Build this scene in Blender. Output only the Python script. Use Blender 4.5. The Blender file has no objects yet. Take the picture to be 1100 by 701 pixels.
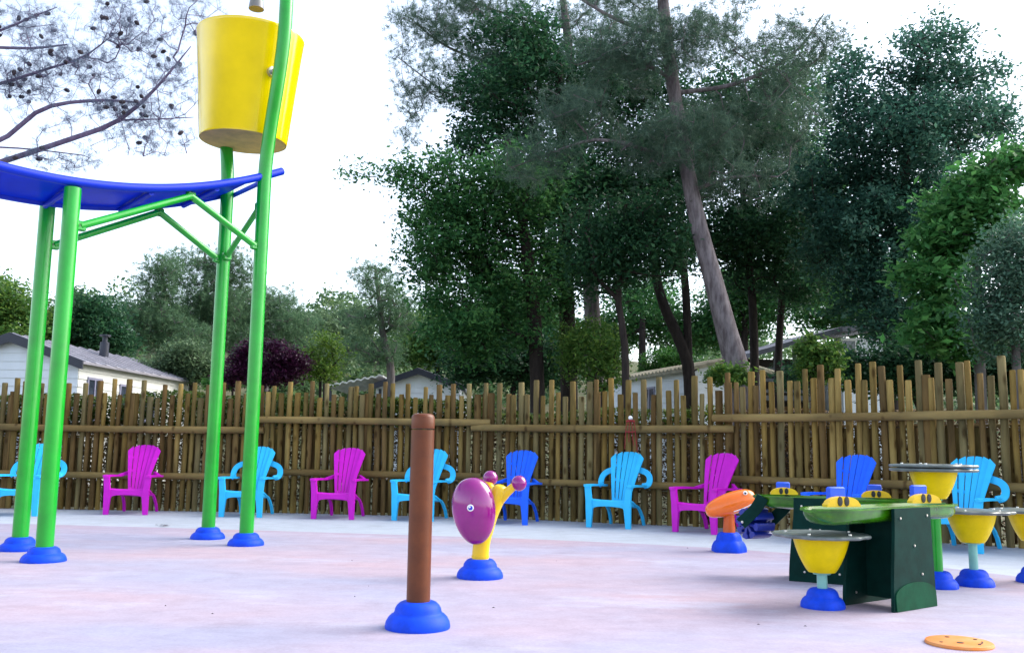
import bpy, math, random
import numpy as np
from mathutils import Vector, Matrix

scene = bpy.context.scene
col = scene.collection
random.seed(7)
PI = math.pi
R = math.radians

# ------------------------------------------------------------------ camera
EYE = Vector((0, 0, 0.97)); FOC = 1000.0
PITCH = math.atan(134.5 / FOC); ROLL = 0.0145
fw = Vector((0, math.cos(PITCH), math.sin(PITCH)))
r0 = Vector((1, 0, 0)); u0 = Vector((0, -math.sin(PITCH), math.cos(PITCH)))
rt = r0 * math.cos(ROLL) + u0 * math.sin(ROLL)
up = u0 * math.cos(ROLL) - r0 * math.sin(ROLL)
cam_d = bpy.data.cameras.new('camera')
cam = bpy.data.objects.new('camera', cam_d); col.objects.link(cam)
cam.matrix_world = Matrix(((rt.x, up.x, -fw.x, EYE.x), (rt.y, up.y, -fw.y, EYE.y), (rt.z, up.z, -fw.z, EYE.z), (0, 0, 0, 1)))
cam_d.sensor_width = 36; cam_d.lens = FOC / 1100 * 36; cam_d.clip_end = 800; cam_d.clip_start = 0.05
scene.camera = cam


def ray(px, py):
    return rt * ((px - 550) / FOC) + up * ((350.5 - py) / FOC) + fw


def at(px, py, d):
    "a surveyed point: the direction it was seen in and its distance along +Y"
    v = ray(px, py)
    return EYE + v * (d / v.y)


def gp(px, py, z=0.0):
    v = ray(px, py)
    return EYE + v * ((z - EYE.z) / v.z)


# ------------------------------------------------------------------ materials
def mat(name, c, rough=0.5, var=0.0, scale=6.0, bump=0.0, bscale=60.0, spec=0.5, c2=None, coat=0.0, stretch=(1, 1, 1), lo=0.35, hi=0.65, trans=0.0):
    m = bpy.data.materials.new(name); m.use_nodes = True
    nt = m.node_tree; b = nt.nodes['Principled BSDF']
    b.inputs['Base Color'].default_value = (*c, 1); b.inputs['Roughness'].default_value = rough
    b.inputs['Specular IOR Level'].default_value = spec
    if coat: b.inputs['Coat Weight'].default_value = coat; b.inputs['Coat Roughness'].default_value = 0.08
    if trans: b.inputs['Transmission Weight'].default_value = trans
    if var or c2 or bump:
        tc = nt.nodes.new('ShaderNodeTexCoord'); mp = nt.nodes.new('ShaderNodeMapping'); mp.inputs['Scale'].default_value = stretch
        nt.links.new(tc.outputs['Object'], mp.inputs['Vector'])
    if var or c2:
        if c2 is None: c2 = tuple(x * (1 - var) for x in c)
        n = nt.nodes.new('ShaderNodeTexNoise'); n.inputs['Scale'].default_value = scale; n.inputs['Detail'].default_value = 6; n.inputs['Roughness'].default_value = 0.62
        nt.links.new(mp.outputs[0], n.inputs['Vector'])
        cr = nt.nodes.new('ShaderNodeValToRGB')
        cr.color_ramp.elements[0].position = lo; cr.color_ramp.elements[1].position = hi
        cr.color_ramp.elements[0].color = (*c2, 1); cr.color_ramp.elements[1].color = (*c, 1)
        nt.links.new(n.outputs['Fac'], cr.inputs['Fac']); nt.links.new(cr.outputs[0], b.inputs['Base Color'])
    if bump:
        n2 = nt.nodes.new('ShaderNodeTexNoise'); n2.inputs['Scale'].default_value = bscale; n2.inputs['Detail'].default_value = 4
        nt.links.new(mp.outputs[0], n2.inputs['Vector'])
        bp = nt.nodes.new('ShaderNodeBump'); bp.inputs['Strength'].default_value = bump; bp.inputs['Distance'].default_value = 0.01
        nt.links.new(n2.outputs['Fac'], bp.inputs['Height']); nt.links.new(bp.outputs[0], b.inputs['Normal'])
    return m


def weather(m, seed):
    "knots and greyed patches on round timber"
    nt = m.node_tree; b = nt.nodes['Principled BSDF']
    tc = nt.nodes.new('ShaderNodeTexCoord'); oi = nt.nodes.new('ShaderNodeObjectInfo'); ad = nt.nodes.new('ShaderNodeVectorMath'); ad.operation = 'MULTIPLY_ADD'
    ad.inputs[1].default_value = (1, 1, .45); sc_ = nt.nodes.new('ShaderNodeCombineXYZ')
    ml = nt.nodes.new('ShaderNodeMath'); ml.operation = 'MULTIPLY'; ml.inputs[1].default_value = 37.0 + seed
    nt.links.new(oi.outputs['Random'], ml.inputs[0])
    for k in range(3): nt.links.new(ml.outputs[0], sc_.inputs[k])
    nt.links.new(tc.outputs['Object'], ad.inputs[0]); nt.links.new(sc_.outputs[0], ad.inputs[2])
    for tex, scl, lo, hi, colr in (('ShaderNodeTexVoronoi', 7.0, .10, .24, (.42, .36, .30)), ('ShaderNodeTexNoise', 2.2, .34, .52, (.72, .76, .84)), ('ShaderNodeTexNoise', .6, .40, .60, (.70, .66, .62))):
        t = nt.nodes.new(tex); t.inputs['Scale'].default_value = scl; nt.links.new(ad.outputs[0], t.inputs['Vector'])
        r = nt.nodes.new('ShaderNodeValToRGB'); r.color_ramp.elements[0].position = lo; r.color_ramp.elements[0].color = (*colr, 1); r.color_ramp.elements[1].position = hi; r.color_ramp.elements[1].color = (1, 1, 1, 1)
        nt.links.new(t.outputs[0], r.inputs[0])
        mx = nt.nodes.new('ShaderNodeMix'); mx.data_type = 'RGBA'; mx.blend_type = 'MULTIPLY'; mx.inputs[0].default_value = 1
        src = b.inputs['Base Color'].links[0].from_socket
        nt.links.new(src, mx.inputs[6]); nt.links.new(r.outputs[0], mx.inputs[7]); nt.links.new(mx.outputs[2], b.inputs['Base Color'])


def leaf_mat(name, cols, rough=0.5, tr=0.35):
    m = bpy.data.materials.new(name); m.use_nodes = True
    nt = m.node_tree; b = nt.nodes['Principled BSDF']; out = nt.nodes['Material Output']
    g = nt.nodes.new('ShaderNodeNewGeometry')
    cr = nt.nodes.new('ShaderNodeValToRGB'); cr.color_ramp.interpolation = 'LINEAR'
    els = cr.color_ramp.elements
    while len(els) < len(cols): els.new(0.5)
    for i, (p, c) in enumerate(cols):
        els[i].position = p; els[i].color = (*c, 1)
    nt.links.new(g.outputs['Random Per Island'], cr.inputs['Fac'])
    nt.links.new(cr.outputs[0], b.inputs['Base Color'])
    b.inputs['Roughness'].default_value = rough; b.inputs['Specular IOR Level'].default_value = 0.25
    t = nt.nodes.new('ShaderNodeBsdfTranslucent'); nt.links.new(cr.outputs[0], t.inputs['Color'])
    mx = nt.nodes.new('ShaderNodeMixShader'); mx.inputs[0].default_value = tr
    nt.links.new(b.outputs[0], mx.inputs[1]); nt.links.new(t.outputs[0], mx.inputs[2]); nt.links.new(mx.outputs[0], out.inputs['Surface'])
    return m


def bark_mat(name, c, c2, scale=9, bump=0.8):
    return mat(name, c, 0.9, scale=scale, bump=bump, bscale=14, c2=c2, stretch=(1, 1, 0.25), spec=0.15)


M = {}
M['green_paint'] = mat('green_paint', (0.003, 0.37, 0.02), 0.28, var=0.22, scale=4, bump=0.03, bscale=120, coat=0.3)
M['blue_foam'] = mat('blue_foam', (0.004, 0.065, 0.74), 0.55, var=0.25, scale=14, bump=0.15, bscale=160, spec=0.2)
M['blue_roof'] = mat('blue_roof', (0.0, 0.030, 0.70), 0.35, var=0.2, scale=2.5, bump=0.04, bscale=30, spec=0.04)
M['blue_pipe'] = mat('blue_pipe', (0.0, 0.028, 0.52), 0.4, var=0.15, scale=5, bump=0.03, spec=0.25)
M['yellow_shell'] = mat('yellow_shell', (0.95, 0.70, 0.0), 0.16, var=0.12, scale=2.2, bump=0.10, bscale=2.5, coat=0.6)
M['bucket_bottom'] = mat('bucket_bottom', (0.80, 0.58, 0.13), 0.6, var=0.3, scale=5)
M['yellow_paint'] = mat('yellow_paint', (0.90, 0.58, 0.0), 0.3, var=0.12, scale=6, coat=0.3)
M['bowl_yellow'] = mat('bowl_yellow', (0.85, 0.64, 0.0), 0.4, var=0.2, scale=6, bump=0.03, spec=0.2)
M['purple_shell'] = mat('purple_shell', (0.28, 0.003, 0.20), 0.18, var=0.2, scale=4, coat=0.7)
M['orange_shell'] = mat('orange_shell', (0.92, 0.17, 0.002), 0.25, var=0.15, scale=4, coat=0.5)
M['orange_post'] = mat('orange_post', (0.62, 0.10, 0.003), 0.4, var=0.2, scale=6)
M['brown_paint'] = mat('brown_paint', (0.145, 0.038, 0.009), 0.42, c2=(0.10, 0.026, 0.007), scale=7, bump=0.05, bscale=90, spec=0.35)
M['steel'] = mat('steel', (0.55, 0.53, 0.5), 0.3, spec=0.8); M['steel'].node_tree.nodes['Principled BSDF'].inputs['Metallic'].default_value = 0.9
M['chrome_dark'] = mat('dark_metal', (0.18, 0.18, 0.19), 0.4)
M['white'] = mat('white_plastic', (0.8, 0.8, 0.8), 0.4)
M['black'] = mat('black_plastic', (0.012, 0.012, 0.018), 0.35)
M['eye_blue'] = mat('eye_blue', (0.012, 0.04, 0.5), 0.25)
M['chair_cyan'] = mat('cyan_plastic', (0.03, 0.53, 0.93), 0.42, var=0.12, scale=5, bump=0.04, bscale=200, spec=0.3)
M['chair_magenta'] = mat('magenta_plastic', (0.60, 0.006, 0.54), 0.42, var=0.12, scale=5, bump=0.04, bscale=200, spec=0.3)
M['chair_royal'] = mat('royal_plastic', (0.008, 0.13, 0.92), 0.42, var=0.12, scale=5, bump=0.04, bscale=200, spec=0.3)
M['panel_green'] = mat('dark_green_panel', (0.003, 0.034, 0.027), 0.6, var=0.35, scale=9, bump=0.06, bscale=120, spec=0.08)
M['panel_foot'] = mat('green_foot_plate', (0.006, 0.075, 0.036), 0.6, var=0.35, scale=9, bump=0.06, bscale=120, spec=0.08)
M['trough_green'] = mat('lime_trough', (0.04, 0.215, 0.002), 0.25, var=0.5, scale=7, coat=0.3)
M['gate_yellow'] = mat('gate_yellow', (0.88, 0.55, 0.005), 0.35, var=0.15, scale=9)
M['gate_blue'] = mat('gate_blue', (0.004, 0.085, 0.80), 0.4, var=0.12, scale=9)
M['wheel_blue'] = mat('wheel_blue', (0.010, 0.03, 0.32), 0.35, var=0.2, scale=8)
M['disc_grey'] = mat('grey_disc', (0.17, 0.21, 0.205), 0.35, c2=(0.085, 0.105, 0.10), scale=9, bump=0.08, bscale=40, coat=0.15)
M['mint'] = mat('mint_paint', (0.22, 0.52, 0.45), 0.35, var=0.15, scale=7)
M['plate_orange'] = mat('plate_orange', (0.80, 0.22, 0.035), 0.45, c2=(0.66, 0.30, 0.11), scale=5, bump=0.05, spec=0.2)
M['hole'] = mat('dark_hole', (0.03, 0.015, 0.01), 0.8)
M['red_cord'] = mat('red_cord', (0.30, 0.015, 0.02), 0.8, var=0.4, scale=40)
WOODS = []
for i, (c, c2) in enumerate([((0.33, 0.225, 0.065), (0.17, 0.11, 0.030)), ((0.27, 0.195, 0.065), (0.13, 0.09, 0.028)), ((0.38, 0.27, 0.09), (0.21, 0.14, 0.042)),
                             ((0.22, 0.145, 0.055), (0.12, 0.075, 0.028)), ((0.27, 0.22, 0.10), (0.15, 0.12, 0.05))]):
    c = tuple(x * 1.14 for x in c)
    WOODS.append(mat('treated_wood_%s' % 'abcde'[i], c, 0.8, scale=7, bump=0.35, bscale=22, c2=tuple(x * .72 for x in c2), stretch=(1, 1, 0.16), spec=0.1, lo=0.3, hi=0.72))
WOOD_RAIL = mat('rail_wood', (0.31, 0.22, 0.08), 0.8, scale=6, bump=0.3, bscale=20, c2=(0.16, 0.11, 0.04), stretch=(0.16, 1, 1), spec=0.2, lo=0.3, hi=0.7)
WOOD_BACK = mat('weathered_board', (0.20, 0.145, 0.058), 0.85, scale=7, bump=0.3, bscale=22, c2=(0.11, 0.075, 0.03), stretch=(1, 1, 0.16), spec=0.15)
for i, m_ in enumerate(WOODS + [WOOD_RAIL, WOOD_BACK]): weather(m_, i)
M['siding_white'] = mat('white_siding', (0.74, 0.79, 0.86), 0.6, var=0.12, scale=1.2, stretch=(1, 1, 0.4))
M['siding_cream'] = mat('cream_siding', (0.74, 0.75, 0.70), 0.6, var=0.12, scale=1.2)
M['roof_grey'] = mat('grey_sheet_roof', (0.30, 0.29, 0.33), 0.6, var=0.3, scale=3)
M['roof_dark'] = mat('dark_sheet_roof', (0.12, 0.125, 0.16), 0.6, var=0.3, scale=3)
M['roof_tile'] = mat('old_tile_roof', (0.36, 0.33, 0.25), 0.8, c2=(0.18, 0.17, 0.12), scale=5, bump=0.3, bscale=20)
M['trim_dark'] = mat('dark_trim', (0.025, 0.03, 0.05), 0.5, var=0.2)
M['sheet_white'] = mat('white_sheet', (0.68, 0.70, 0.68), 0.5, var=0.25, scale=4)
M['glass'] = mat('window_glass', (0.03, 0.04, 0.06), 0.08, spec=0.8)
M['frame_grey'] = mat('window_frame', (0.24, 0.24, 0.34), 0.5)
M['deck'] = mat('grey_deck_wood', (0.20, 0.21, 0.24), 0.7, var=0.3, scale=4)
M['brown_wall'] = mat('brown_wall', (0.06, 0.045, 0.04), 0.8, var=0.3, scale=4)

# ground: bare soil and thin grass; pad and walkway: brushed concrete
M['soil'] = mat('soil', (0.13, 0.11, 0.06), 0.95, scale=1.2, c2=(0.05, 0.08, 0.022), bump=0.6, bscale=8)


def concrete(name, base, tint, tint2, sc):
    m = bpy.data.materials.new(name); m.use_nodes = True
    nt = m.node_tree; b = nt.nodes['Principled BSDF']; b.inputs['Roughness'].default_value = 0.75; b.inputs['Specular IOR Level'].default_value = 0.3
    tc = nt.nodes.new('ShaderNodeTexCoord')

    def noise(scale, stretch, det=5, rgh=0.6, rot=0.0):
        mp = nt.nodes.new('ShaderNodeMapping'); mp.inputs['Scale'].default_value = stretch; mp.inputs['Rotation'].default_value = (0, 0, rot)
        n = nt.nodes.new('ShaderNodeTexNoise'); n.inputs['Scale'].default_value = scale; n.inputs['Detail'].default_value = det; n.inputs['Roughness'].default_value = rgh
        nt.links.new(tc.outputs['Object'], mp.inputs[0]); nt.links.new(mp.outputs[0], n.inputs['Vector'])
        return n.outputs['Fac']

    def ramp(v, lo, hi):
        mr = nt.nodes.new('ShaderNodeMapRange'); mr.inputs['From Min'].default_value = lo; mr.inputs['From Max'].default_value = hi
        nt.links.new(v, mr.inputs['Value']); return mr.outputs[0]

    def mix(f, a, c):
        mx = nt.nodes.new('ShaderNodeMix'); mx.data_type = 'RGBA'
        nt.links.new(f, mx.inputs[0])
        for s, v in ((mx.inputs[6], a), (mx.inputs[7], c)):
            if isinstance(v, tuple): s.default_value = (*v, 1)
            else: nt.links.new(v, s)
        return mx.outputs[2]
    c = mix(ramp(noise(0.45 * sc, (0.55, 1, 1), 5, 0.55), 0.40, 0.62), base, tint)
    c = mix(ramp(noise(0.9 * sc, (0.55, 1.2, 1), 7, 0.68, 0.15), 0.54, 0.72), c, tint2)
    dk = nt.nodes.new('ShaderNodeMix'); dk.data_type = 'RGBA'; dk.blend_type = 'MULTIPLY'; dk.inputs[0].default_value = 1.0
    cr = nt.nodes.new('ShaderNodeValToRGB'); cr.color_ramp.elements[0].position = 0.25; cr.color_ramp.elements[0].color = (0.80, 0.79, 0.80, 1)
    cr.color_ramp.elements[1].position = 0.62; cr.color_ramp.elements[1].color = (1, 1, 1, 1)
    nt.links.new(noise(6 * sc, (0.6, 1, 1), 9, 0.75, 0.1), cr.inputs[0])
    nt.links.new(c, dk.inputs[6]); nt.links.new(cr.outputs[0], dk.inputs[7]); nt.links.new(dk.outputs[2], b.inputs['Base Color'])
    for sc_, st_, lo_, hi_, c_ in ((55, (1, 1, 1), .30, .60, .86), (2.2 * sc, (1, .8, 1), .30, .47, .88)):
        gm = nt.nodes.new('ShaderNodeMix'); gm.data_type = 'RGBA'; gm.blend_type = 'MULTIPLY'; gm.inputs[0].default_value = 1.0
        g_ = nt.nodes.new('ShaderNodeValToRGB'); g_.color_ramp.elements[0].position = lo_; g_.color_ramp.elements[0].color = (c_, c_ * .985, c_ * .98, 1); g_.color_ramp.elements[1].position = hi_; g_.color_ramp.elements[1].color = (1, 1, 1, 1)
        nt.links.new(noise(sc_, st_, 7, .75), g_.inputs[0])
        src = b.inputs['Base Color'].links[0].from_socket
        nt.links.new(src, gm.inputs[6]); nt.links.new(g_.outputs[0], gm.inputs[7]); nt.links.new(gm.outputs[2], b.inputs['Base Color'])
    bp = nt.nodes.new('ShaderNodeBump'); bp.inputs['Strength'].default_value = 0.35; bp.inputs['Distance'].default_value = 0.004
    nt.links.new(noise(90, (0.3, 1, 1), 3), bp.inputs['Height']); nt.links.new(bp.outputs[0], b.inputs['Normal'])
    return m


M['pad'] = concrete('tinted_concrete', (0.365, 0.355, 0.465), (0.46, 0.345, 0.395), (0.47, 0.465, 0.575), 1.0)
M['walk'] = concrete('pale_concrete', (0.46, 0.51, 0.575), (0.43, 0.475, 0.535), (0.50, 0.55, 0.615), 1.0)

# leaves
M['oak'] = leaf_mat('oak_leaf', [(0.0, (0.025, 0.10, 0.036)), (0.5, (0.055, 0.18, 0.058)), (1.0, (0.11, 0.26, 0.075))], tr=0.5)
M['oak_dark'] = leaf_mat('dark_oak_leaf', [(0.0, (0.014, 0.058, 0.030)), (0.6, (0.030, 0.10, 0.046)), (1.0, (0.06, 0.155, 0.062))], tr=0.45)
M['oak_blue'] = leaf_mat('bluish_oak_leaf', [(0.0, (0.030, 0.10, 0.075)), (0.6, (0.055, 0.155, 0.11)), (1.0, (0.10, 0.21, 0.14))], tr=0.5)
M['bright'] = leaf_mat('bright_leaf', [(0.0, (0.03, 0.11, 0.02)), (0.6, (0.05, 0.17, 0.03)), (1.0, (0.09, 0.22, 0.04))], tr=0.4)
M['fig'] = leaf_mat('fig_leaf', [(0.0, (0.04, 0.16, 0.045)), (0.6, (0.075, 0.24, 0.065)), (1.0, (0.13, 0.31, 0.09))], tr=0.5)
M['olive'] = leaf_mat('olive_leaf', [(0.0, (0.05, 0.125, 0.085)), (0.6, (0.085, 0.18, 0.12)), (1.0, (0.13, 0.23, 0.15))], tr=0.4)
M['sage'] = leaf_mat('sage_leaf', [(0.0, (0.07, 0.13, 0.065)), (0.6, (0.115, 0.19, 0.095)), (1.0, (0.18, 0.27, 0.13))], tr=0.35)
M['far_pine'] = leaf_mat('far_pine_needles', [(0.0, (0.06, 0.13, 0.075)), (0.6, (0.105, 0.20, 0.105)), (1.0, (0.16, 0.27, 0.13))], tr=0.45)
M['mid_green'] = leaf_mat('mid_leaf', [(0.0, (0.05, 0.14, 0.03)), (0.6, (0.10, 0.21, 0.045)), (1.0, (0.19, 0.30, 0.055))], tr=0.45)
M['lime'] = leaf_mat('lime_leaf', [(0.0, (0.06, 0.14, 0.02)), (0.6, (0.11, 0.21, 0.03)), (1.0, (0.20, 0.30, 0.05))], tr=0.4)
M['plum'] = leaf_mat('plum_leaf', [(0.0, (0.028, 0.006, 0.024)), (0.6, (0.055, 0.010, 0.042)), (1.0, (0.10, 0.02, 0.07))], tr=0.3)
M['pine'] = leaf_mat('pine_needles', [(0.0, (0.045, 0.095, 0.07)), (0.6, (0.08, 0.145, 0.10)), (1.0, (0.13, 0.21, 0.13))], tr=0.4)
M['pine_blue'] = leaf_mat('blue_pine_needles', [(0.0, (0.07, 0.095, 0.16)), (0.6, (0.12, 0.155, 0.23)), (1.0, (0.18, 0.23, 0.27))], tr=0.4)
M['hedge'] = leaf_mat('dry_hedge_leaf', [(0.0, (0.055, 0.035, 0.014)), (0.35, (0.10, 0.06, 0.022)), (0.62, (0.17, 0.10, 0.035)), (0.93, (0.22, 0.14, 0.06)), (0.96, (0.36, 0.26, 0.18)), (1.0, (0.52, 0.44, 0.38))], tr=0.15)  # bright specks of sky and ground through gaps are coloured into the palest leaves
M['hedge_green'] = leaf_mat('hedge_leaf', [(0.0, (0.03, 0.06, 0.012)), (0.5, (0.075, 0.13, 0.02)), (1.0, (0.15, 0.20, 0.03))], tr=0.3)
M['bark_dark'] = bark_mat('dark_bark', (0.045, 0.036, 0.034), (0.020, 0.016, 0.016))
M['bark_pine'] = bark_mat('grey_pine_bark', (0.21, 0.185, 0.195), (0.085, 0.07, 0.075), scale=12, bump=1.0)
M['bark_violet'] = bark_mat('violet_pine_bark', (0.20, 0.16, 0.24), (0.11, 0.085, 0.14), scale=12)
M['bark_grey'] = bark_mat('pale_bark', (0.16, 0.15, 0.15), (0.08, 0.07, 0.07))
M['cone'] = mat('cone_brown', (0.035, 0.025, 0.03), 0.9)


# ------------------------------------------------------------------ mesh builder
class MB:
    def __init__(s): s.v = []; s.f = []; s.mi = []; s.cur = 0

    def add(s, vs, fs):
        o = len(s.v); s.v += [tuple(v) for v in vs]; s.f += [tuple(i + o for i in f) for f in fs]; s.mi += [s.cur] * len(fs)

    def box(s, c, size, rot=0.0, tilt=None, bev=0.0):
        hx, hy, hz = (x / 2 for x in size)
        b = min(bev, hx * .9, hy * .9, hz * .9)
        if b <= 0:
            vs = [Vector((x, y, z)) for x in (-hx, hx) for y in (-hy, hy) for z in (-hz, hz)]
            fs = [(0, 1, 3, 2), (4, 6, 7, 5), (0, 4, 5, 1), (2, 3, 7, 6), (0, 2, 6, 4), (1, 5, 7, 3)]
        else:
            prof = [(-hx + b, -hy), (hx - b, -hy), (hx, -hy + b), (hx, hy - b), (hx - b, hy), (-hx + b, hy), (-hx, hy - b), (-hx, -hy + b)]
            vs = []; n = 8
            for z, k in ((-hz, 1), (-hz + b, 0), (hz - b, 0), (hz, 1)):
                for x, y in prof:
                    sx = (abs(x) - b * k) if abs(x) > 0 else 0; sy = abs(y) - b * k
                    vs.append(Vector((math.copysign(sx, x), math.copysign(sy, y), z)))
            fs = [tuple(reversed(range(n)))] + [(r * n + i, r * n + (i + 1) % n, (r + 1) * n + (i + 1) % n, (r + 1) * n + i) for r in range(3) for i in range(n)] + [tuple(3 * n + i for i in range(n))]
        m = Matrix.Rotation(rot, 4, 'Z')
        if tilt: m = m @ tilt
        s.add([m @ v + Vector(c) for v in vs], fs)

    def rings(s, rings, closed=True, cap0=True, cap1=True):
        n = len(rings[0]); vs = [p for r in rings for p in r]; fs = []
        for k in range(len(rings) - 1):
            for i in range(n if closed else n - 1):
                j = (i + 1) % n
                fs.append((k * n + i, k * n + j, (k + 1) * n + j, (k + 1) * n + i))
        if cap0: fs.append(tuple(reversed(range(n))))
        if cap1: fs.append(tuple((len(rings) - 1) * n + i for i in range(n)))
        s.add(vs, fs)

    def lathe(s, prof, c=(0, 0, 0), n=32, lobes=0, amp=0.0, frame=None):
        rg = []
        for r, z in prof:
            ring = []
            for i in range(n):
                a = 2 * PI * i / n
                q = r * (1 + (amp * math.cos(lobes * a) if lobes else 0))
                p = Vector((q * math.cos(a), q * math.sin(a), z))
                if frame: p = frame @ p
                ring.append(p + Vector(c))
            rg.append(ring)
        s.rings(rg)

    def tube(s, pts, rad, n=12, flat=None, cap=True):
        pts = [Vector(p) for p in pts]
        if not hasattr(rad, '__len__'): rad = [rad] * len(pts)
        rg = []; nrm = None
        for i, p in enumerate(pts):
            t = (pts[min(i + 1, len(pts) - 1)] - pts[max(i - 1, 0)]).normalized()
            if nrm is None:
                nrm = t.orthogonal().normalized() if abs(t.z) > 0.9 or flat is None else t.cross(Vector((0, 0, 1))).normalized()
            nrm = (nrm - t * nrm.dot(t)).normalized()
            b = t.cross(nrm)
            w, h = (1, 1) if flat is None else flat
            rg.append([p + nrm * (rad[i] * w * math.cos(2 * PI * k / n)) + b * (rad[i] * h * math.sin(2 * PI * k / n)) for k in range(n)])
        s.rings(rg, cap0=cap, cap1=cap)

    def prism(s, poly, z0, z1):
        n = len(poly)
        s.rings([[Vector((x, y, z0)) for x, y in poly], [Vector((x, y, z1)) for x, y in poly]])

    def build(s, name, mats, parent=None, smooth=True, angle=40, loc=None):
        me = bpy.data.meshes.new(name); me.from_pydata(s.v, [], s.f)
        for m in (mats if isinstance(mats, (list, tuple)) else [mats]): me.materials.append(m)
        me.polygons.foreach_set('material_index', s.mi)
        if smooth:
            me.polygons.foreach_set('use_smooth', [True] * len(me.polygons))
            try: me.set_sharp_from_angle(angle=R(angle))
            except Exception: pass
        me.update()
        o = bpy.data.objects.new(name, me); col.objects.link(o)
        if parent: o.parent = parent
        if loc: o.location = loc
        return o


def tag(o, label=None, cat=None, group=None, kind=None):
    for k, v in (('label', label), ('category', cat), ('group', group), ('kind', kind)):
        if v: o[k] = v
    return o


def empty(name, loc, label, cat, group=None, rz=0.0):
    o = bpy.data.objects.new(name, None); col.objects.link(o)
    o.location = loc; o.rotation_euler = (0, 0, rz); o.empty_display_size = 0.1
    return tag(o, label, cat, group)


def copy_tree(o, parent=None):
    c = o.copy(); col.objects.link(c); c.parent = parent
    for ch in list(o.children): copy_tree(ch, c)
    return c


def spline(pts, per=8):
    pts = [Vector(p) for p in pts]; out = []
    for i in range(len(pts) - 1):
        p0, p1, p2, p3 = pts[max(i - 1, 0)], pts[i], pts[i + 1], pts[min(i + 2, len(pts) - 1)]
        for k in range(per):
            t = k / per
            out.append(0.5 * ((2 * p1) + (p2 - p0) * t + (2 * p0 - 5 * p1 + 4 * p2 - p3) * t * t + (3 * p1 - p0 - 3 * p2 + p3) * t ** 3))
    out.append(pts[-1]); return out


# ------------------------------------------------------------------ ground
def hill(x, y):
    h = 13.0 * min(1, max(0, (y - 46) / 52)) ** 1.3 * (1 - 0.35 * min(1, max(0, (x + 15) / 60)))
    return -0.03 + h


gx = np.linspace(-160, 160, 65); gy = np.linspace(-60, 320, 77)
vs = [(x, y, hill(x, y)) for y in gy for x in gx]
fs = [(j * 65 + i, j * 65 + i + 1, (j + 1) * 65 + i + 1, (j + 1) * 65 + i) for j in range(76) for i in range(64)]
g = MB(); g.add(vs, fs); tag(g.build('ground', M['soil']), kind='structure')

FENCE = [(-9.7, 14.5), (-3.95, 14.4), (-0.46, 14.0), (2.86, 12.66), (6.9, 9.36)]
walk = MB()
poly = [(-16, -9), (16, -9), (16, 3), (9.5, 7.4)] + [(x + .12, y + .16) for x, y in reversed(FENCE)] + [(-16, 14.65)]
walk.add([(x, y, 0) for x, y in poly], [tuple(range(len(poly)))])
tag(walk.build('walkway', M['walk'], smooth=False), kind='structure')
edge = spline([(-15.5, 10.6, 0), (-9.5, 11.85, 0), (-6.5, 11.75, 0), (-4, 11.45, 0), (.53, 10.6, 0), (2.9, 9.5, 0), (4.3, 7.85, 0), (5.3, 5.6, 0), (6.2, 2, 0), (6.5, -3, 0)])
pad = MB()
poly = [(p.x, p.y) for p in edge] + [(6.5, -8.5), (-15.5, -8.5)]
pad.add([(x, y, 0.004) for x, y in poly], [tuple(range(len(poly)))])
tag(pad.build('splash_pad_floor', M['pad'], smooth=False), kind='structure')

# wind-blown bits on the concrete
lit = MB(); rl = random.Random(5)
for k in range(22):
    p = gp(rl.uniform(20, 1080), rl.uniform(562, 690), 0.012) if k > 6 else gp(172 + rl.uniform(-5, 7), 564 + rl.uniform(-.6, .6), .012)
    a = rl.uniform(0, PI); l = rl.uniform(.005, .012) if k > 6 else rl.uniform(.03, .06); w = l * rl.uniform(.2, .5)
    d = Vector((math.cos(a), math.sin(a), 0)); e = Vector((-d.y, d.x, 0))
    lit.add([p + d * l, p + e * w + Vector((0, 0, .005)), p - d * l, p - e * w], [(0, 1, 2, 3)])
tag(lit.build('leaf_litter', M['cone'], smooth=False), 'tiny dark twigs and leaf scraps blown over the pale concrete', 'litter', kind='stuff')


# ------------------------------------------------------------------ splash-pad shelter
def base_prof(k=1.0, h=1.0):
    return [(0.0, 0.0), (.178 * k, 0.0), (.180 * k, .012 * h), (.176 * k, .034 * h), (.163 * k, .058 * h), (.147 * k, .074 * h), (.134 * k, .080 * h), (.130 * k, .088 * h),
            (.127 * k, .104 * h), (.117 * k, .122 * h), (.102 * k, .136 * h), (.088 * k, .142 * h), (.0, .143 * h)]


def base_cover(parent, p, k=1.0, h=1.0, lobes=0, amp=0.0):
    b = MB(); b.lathe(base_prof(k, h), (p[0], p[1], 0.004), 40, lobes, amp)
    return b.build('base_cover', M['blue_foam'], parent)


B_ = gp(46.5, 603); A_ = gp(20.5, 591); D_ = gp(264, 585.5); C_ = gp(223, 578.5)
for v in (A_, B_, C_, D_): v.z = 0
sh = empty('shade_shelter', (B_.x, B_.y, 0), 'tall green pipe shelter with a curved blue roof on four poles', 'shelter')
O = Vector((B_.x, B_.y, 0))
ax = Vector((D_.x - B_.x, D_.y - B_.y, 0)); LEN = ax.length; ax.normalize()
wd = ((A_ - B_) + (C_ - D_)) / 2; wd.z = 0; wl = wd.length


def roof_z(s): return 3.285 + 0.084 * s + 0.0932 * s * s


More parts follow.
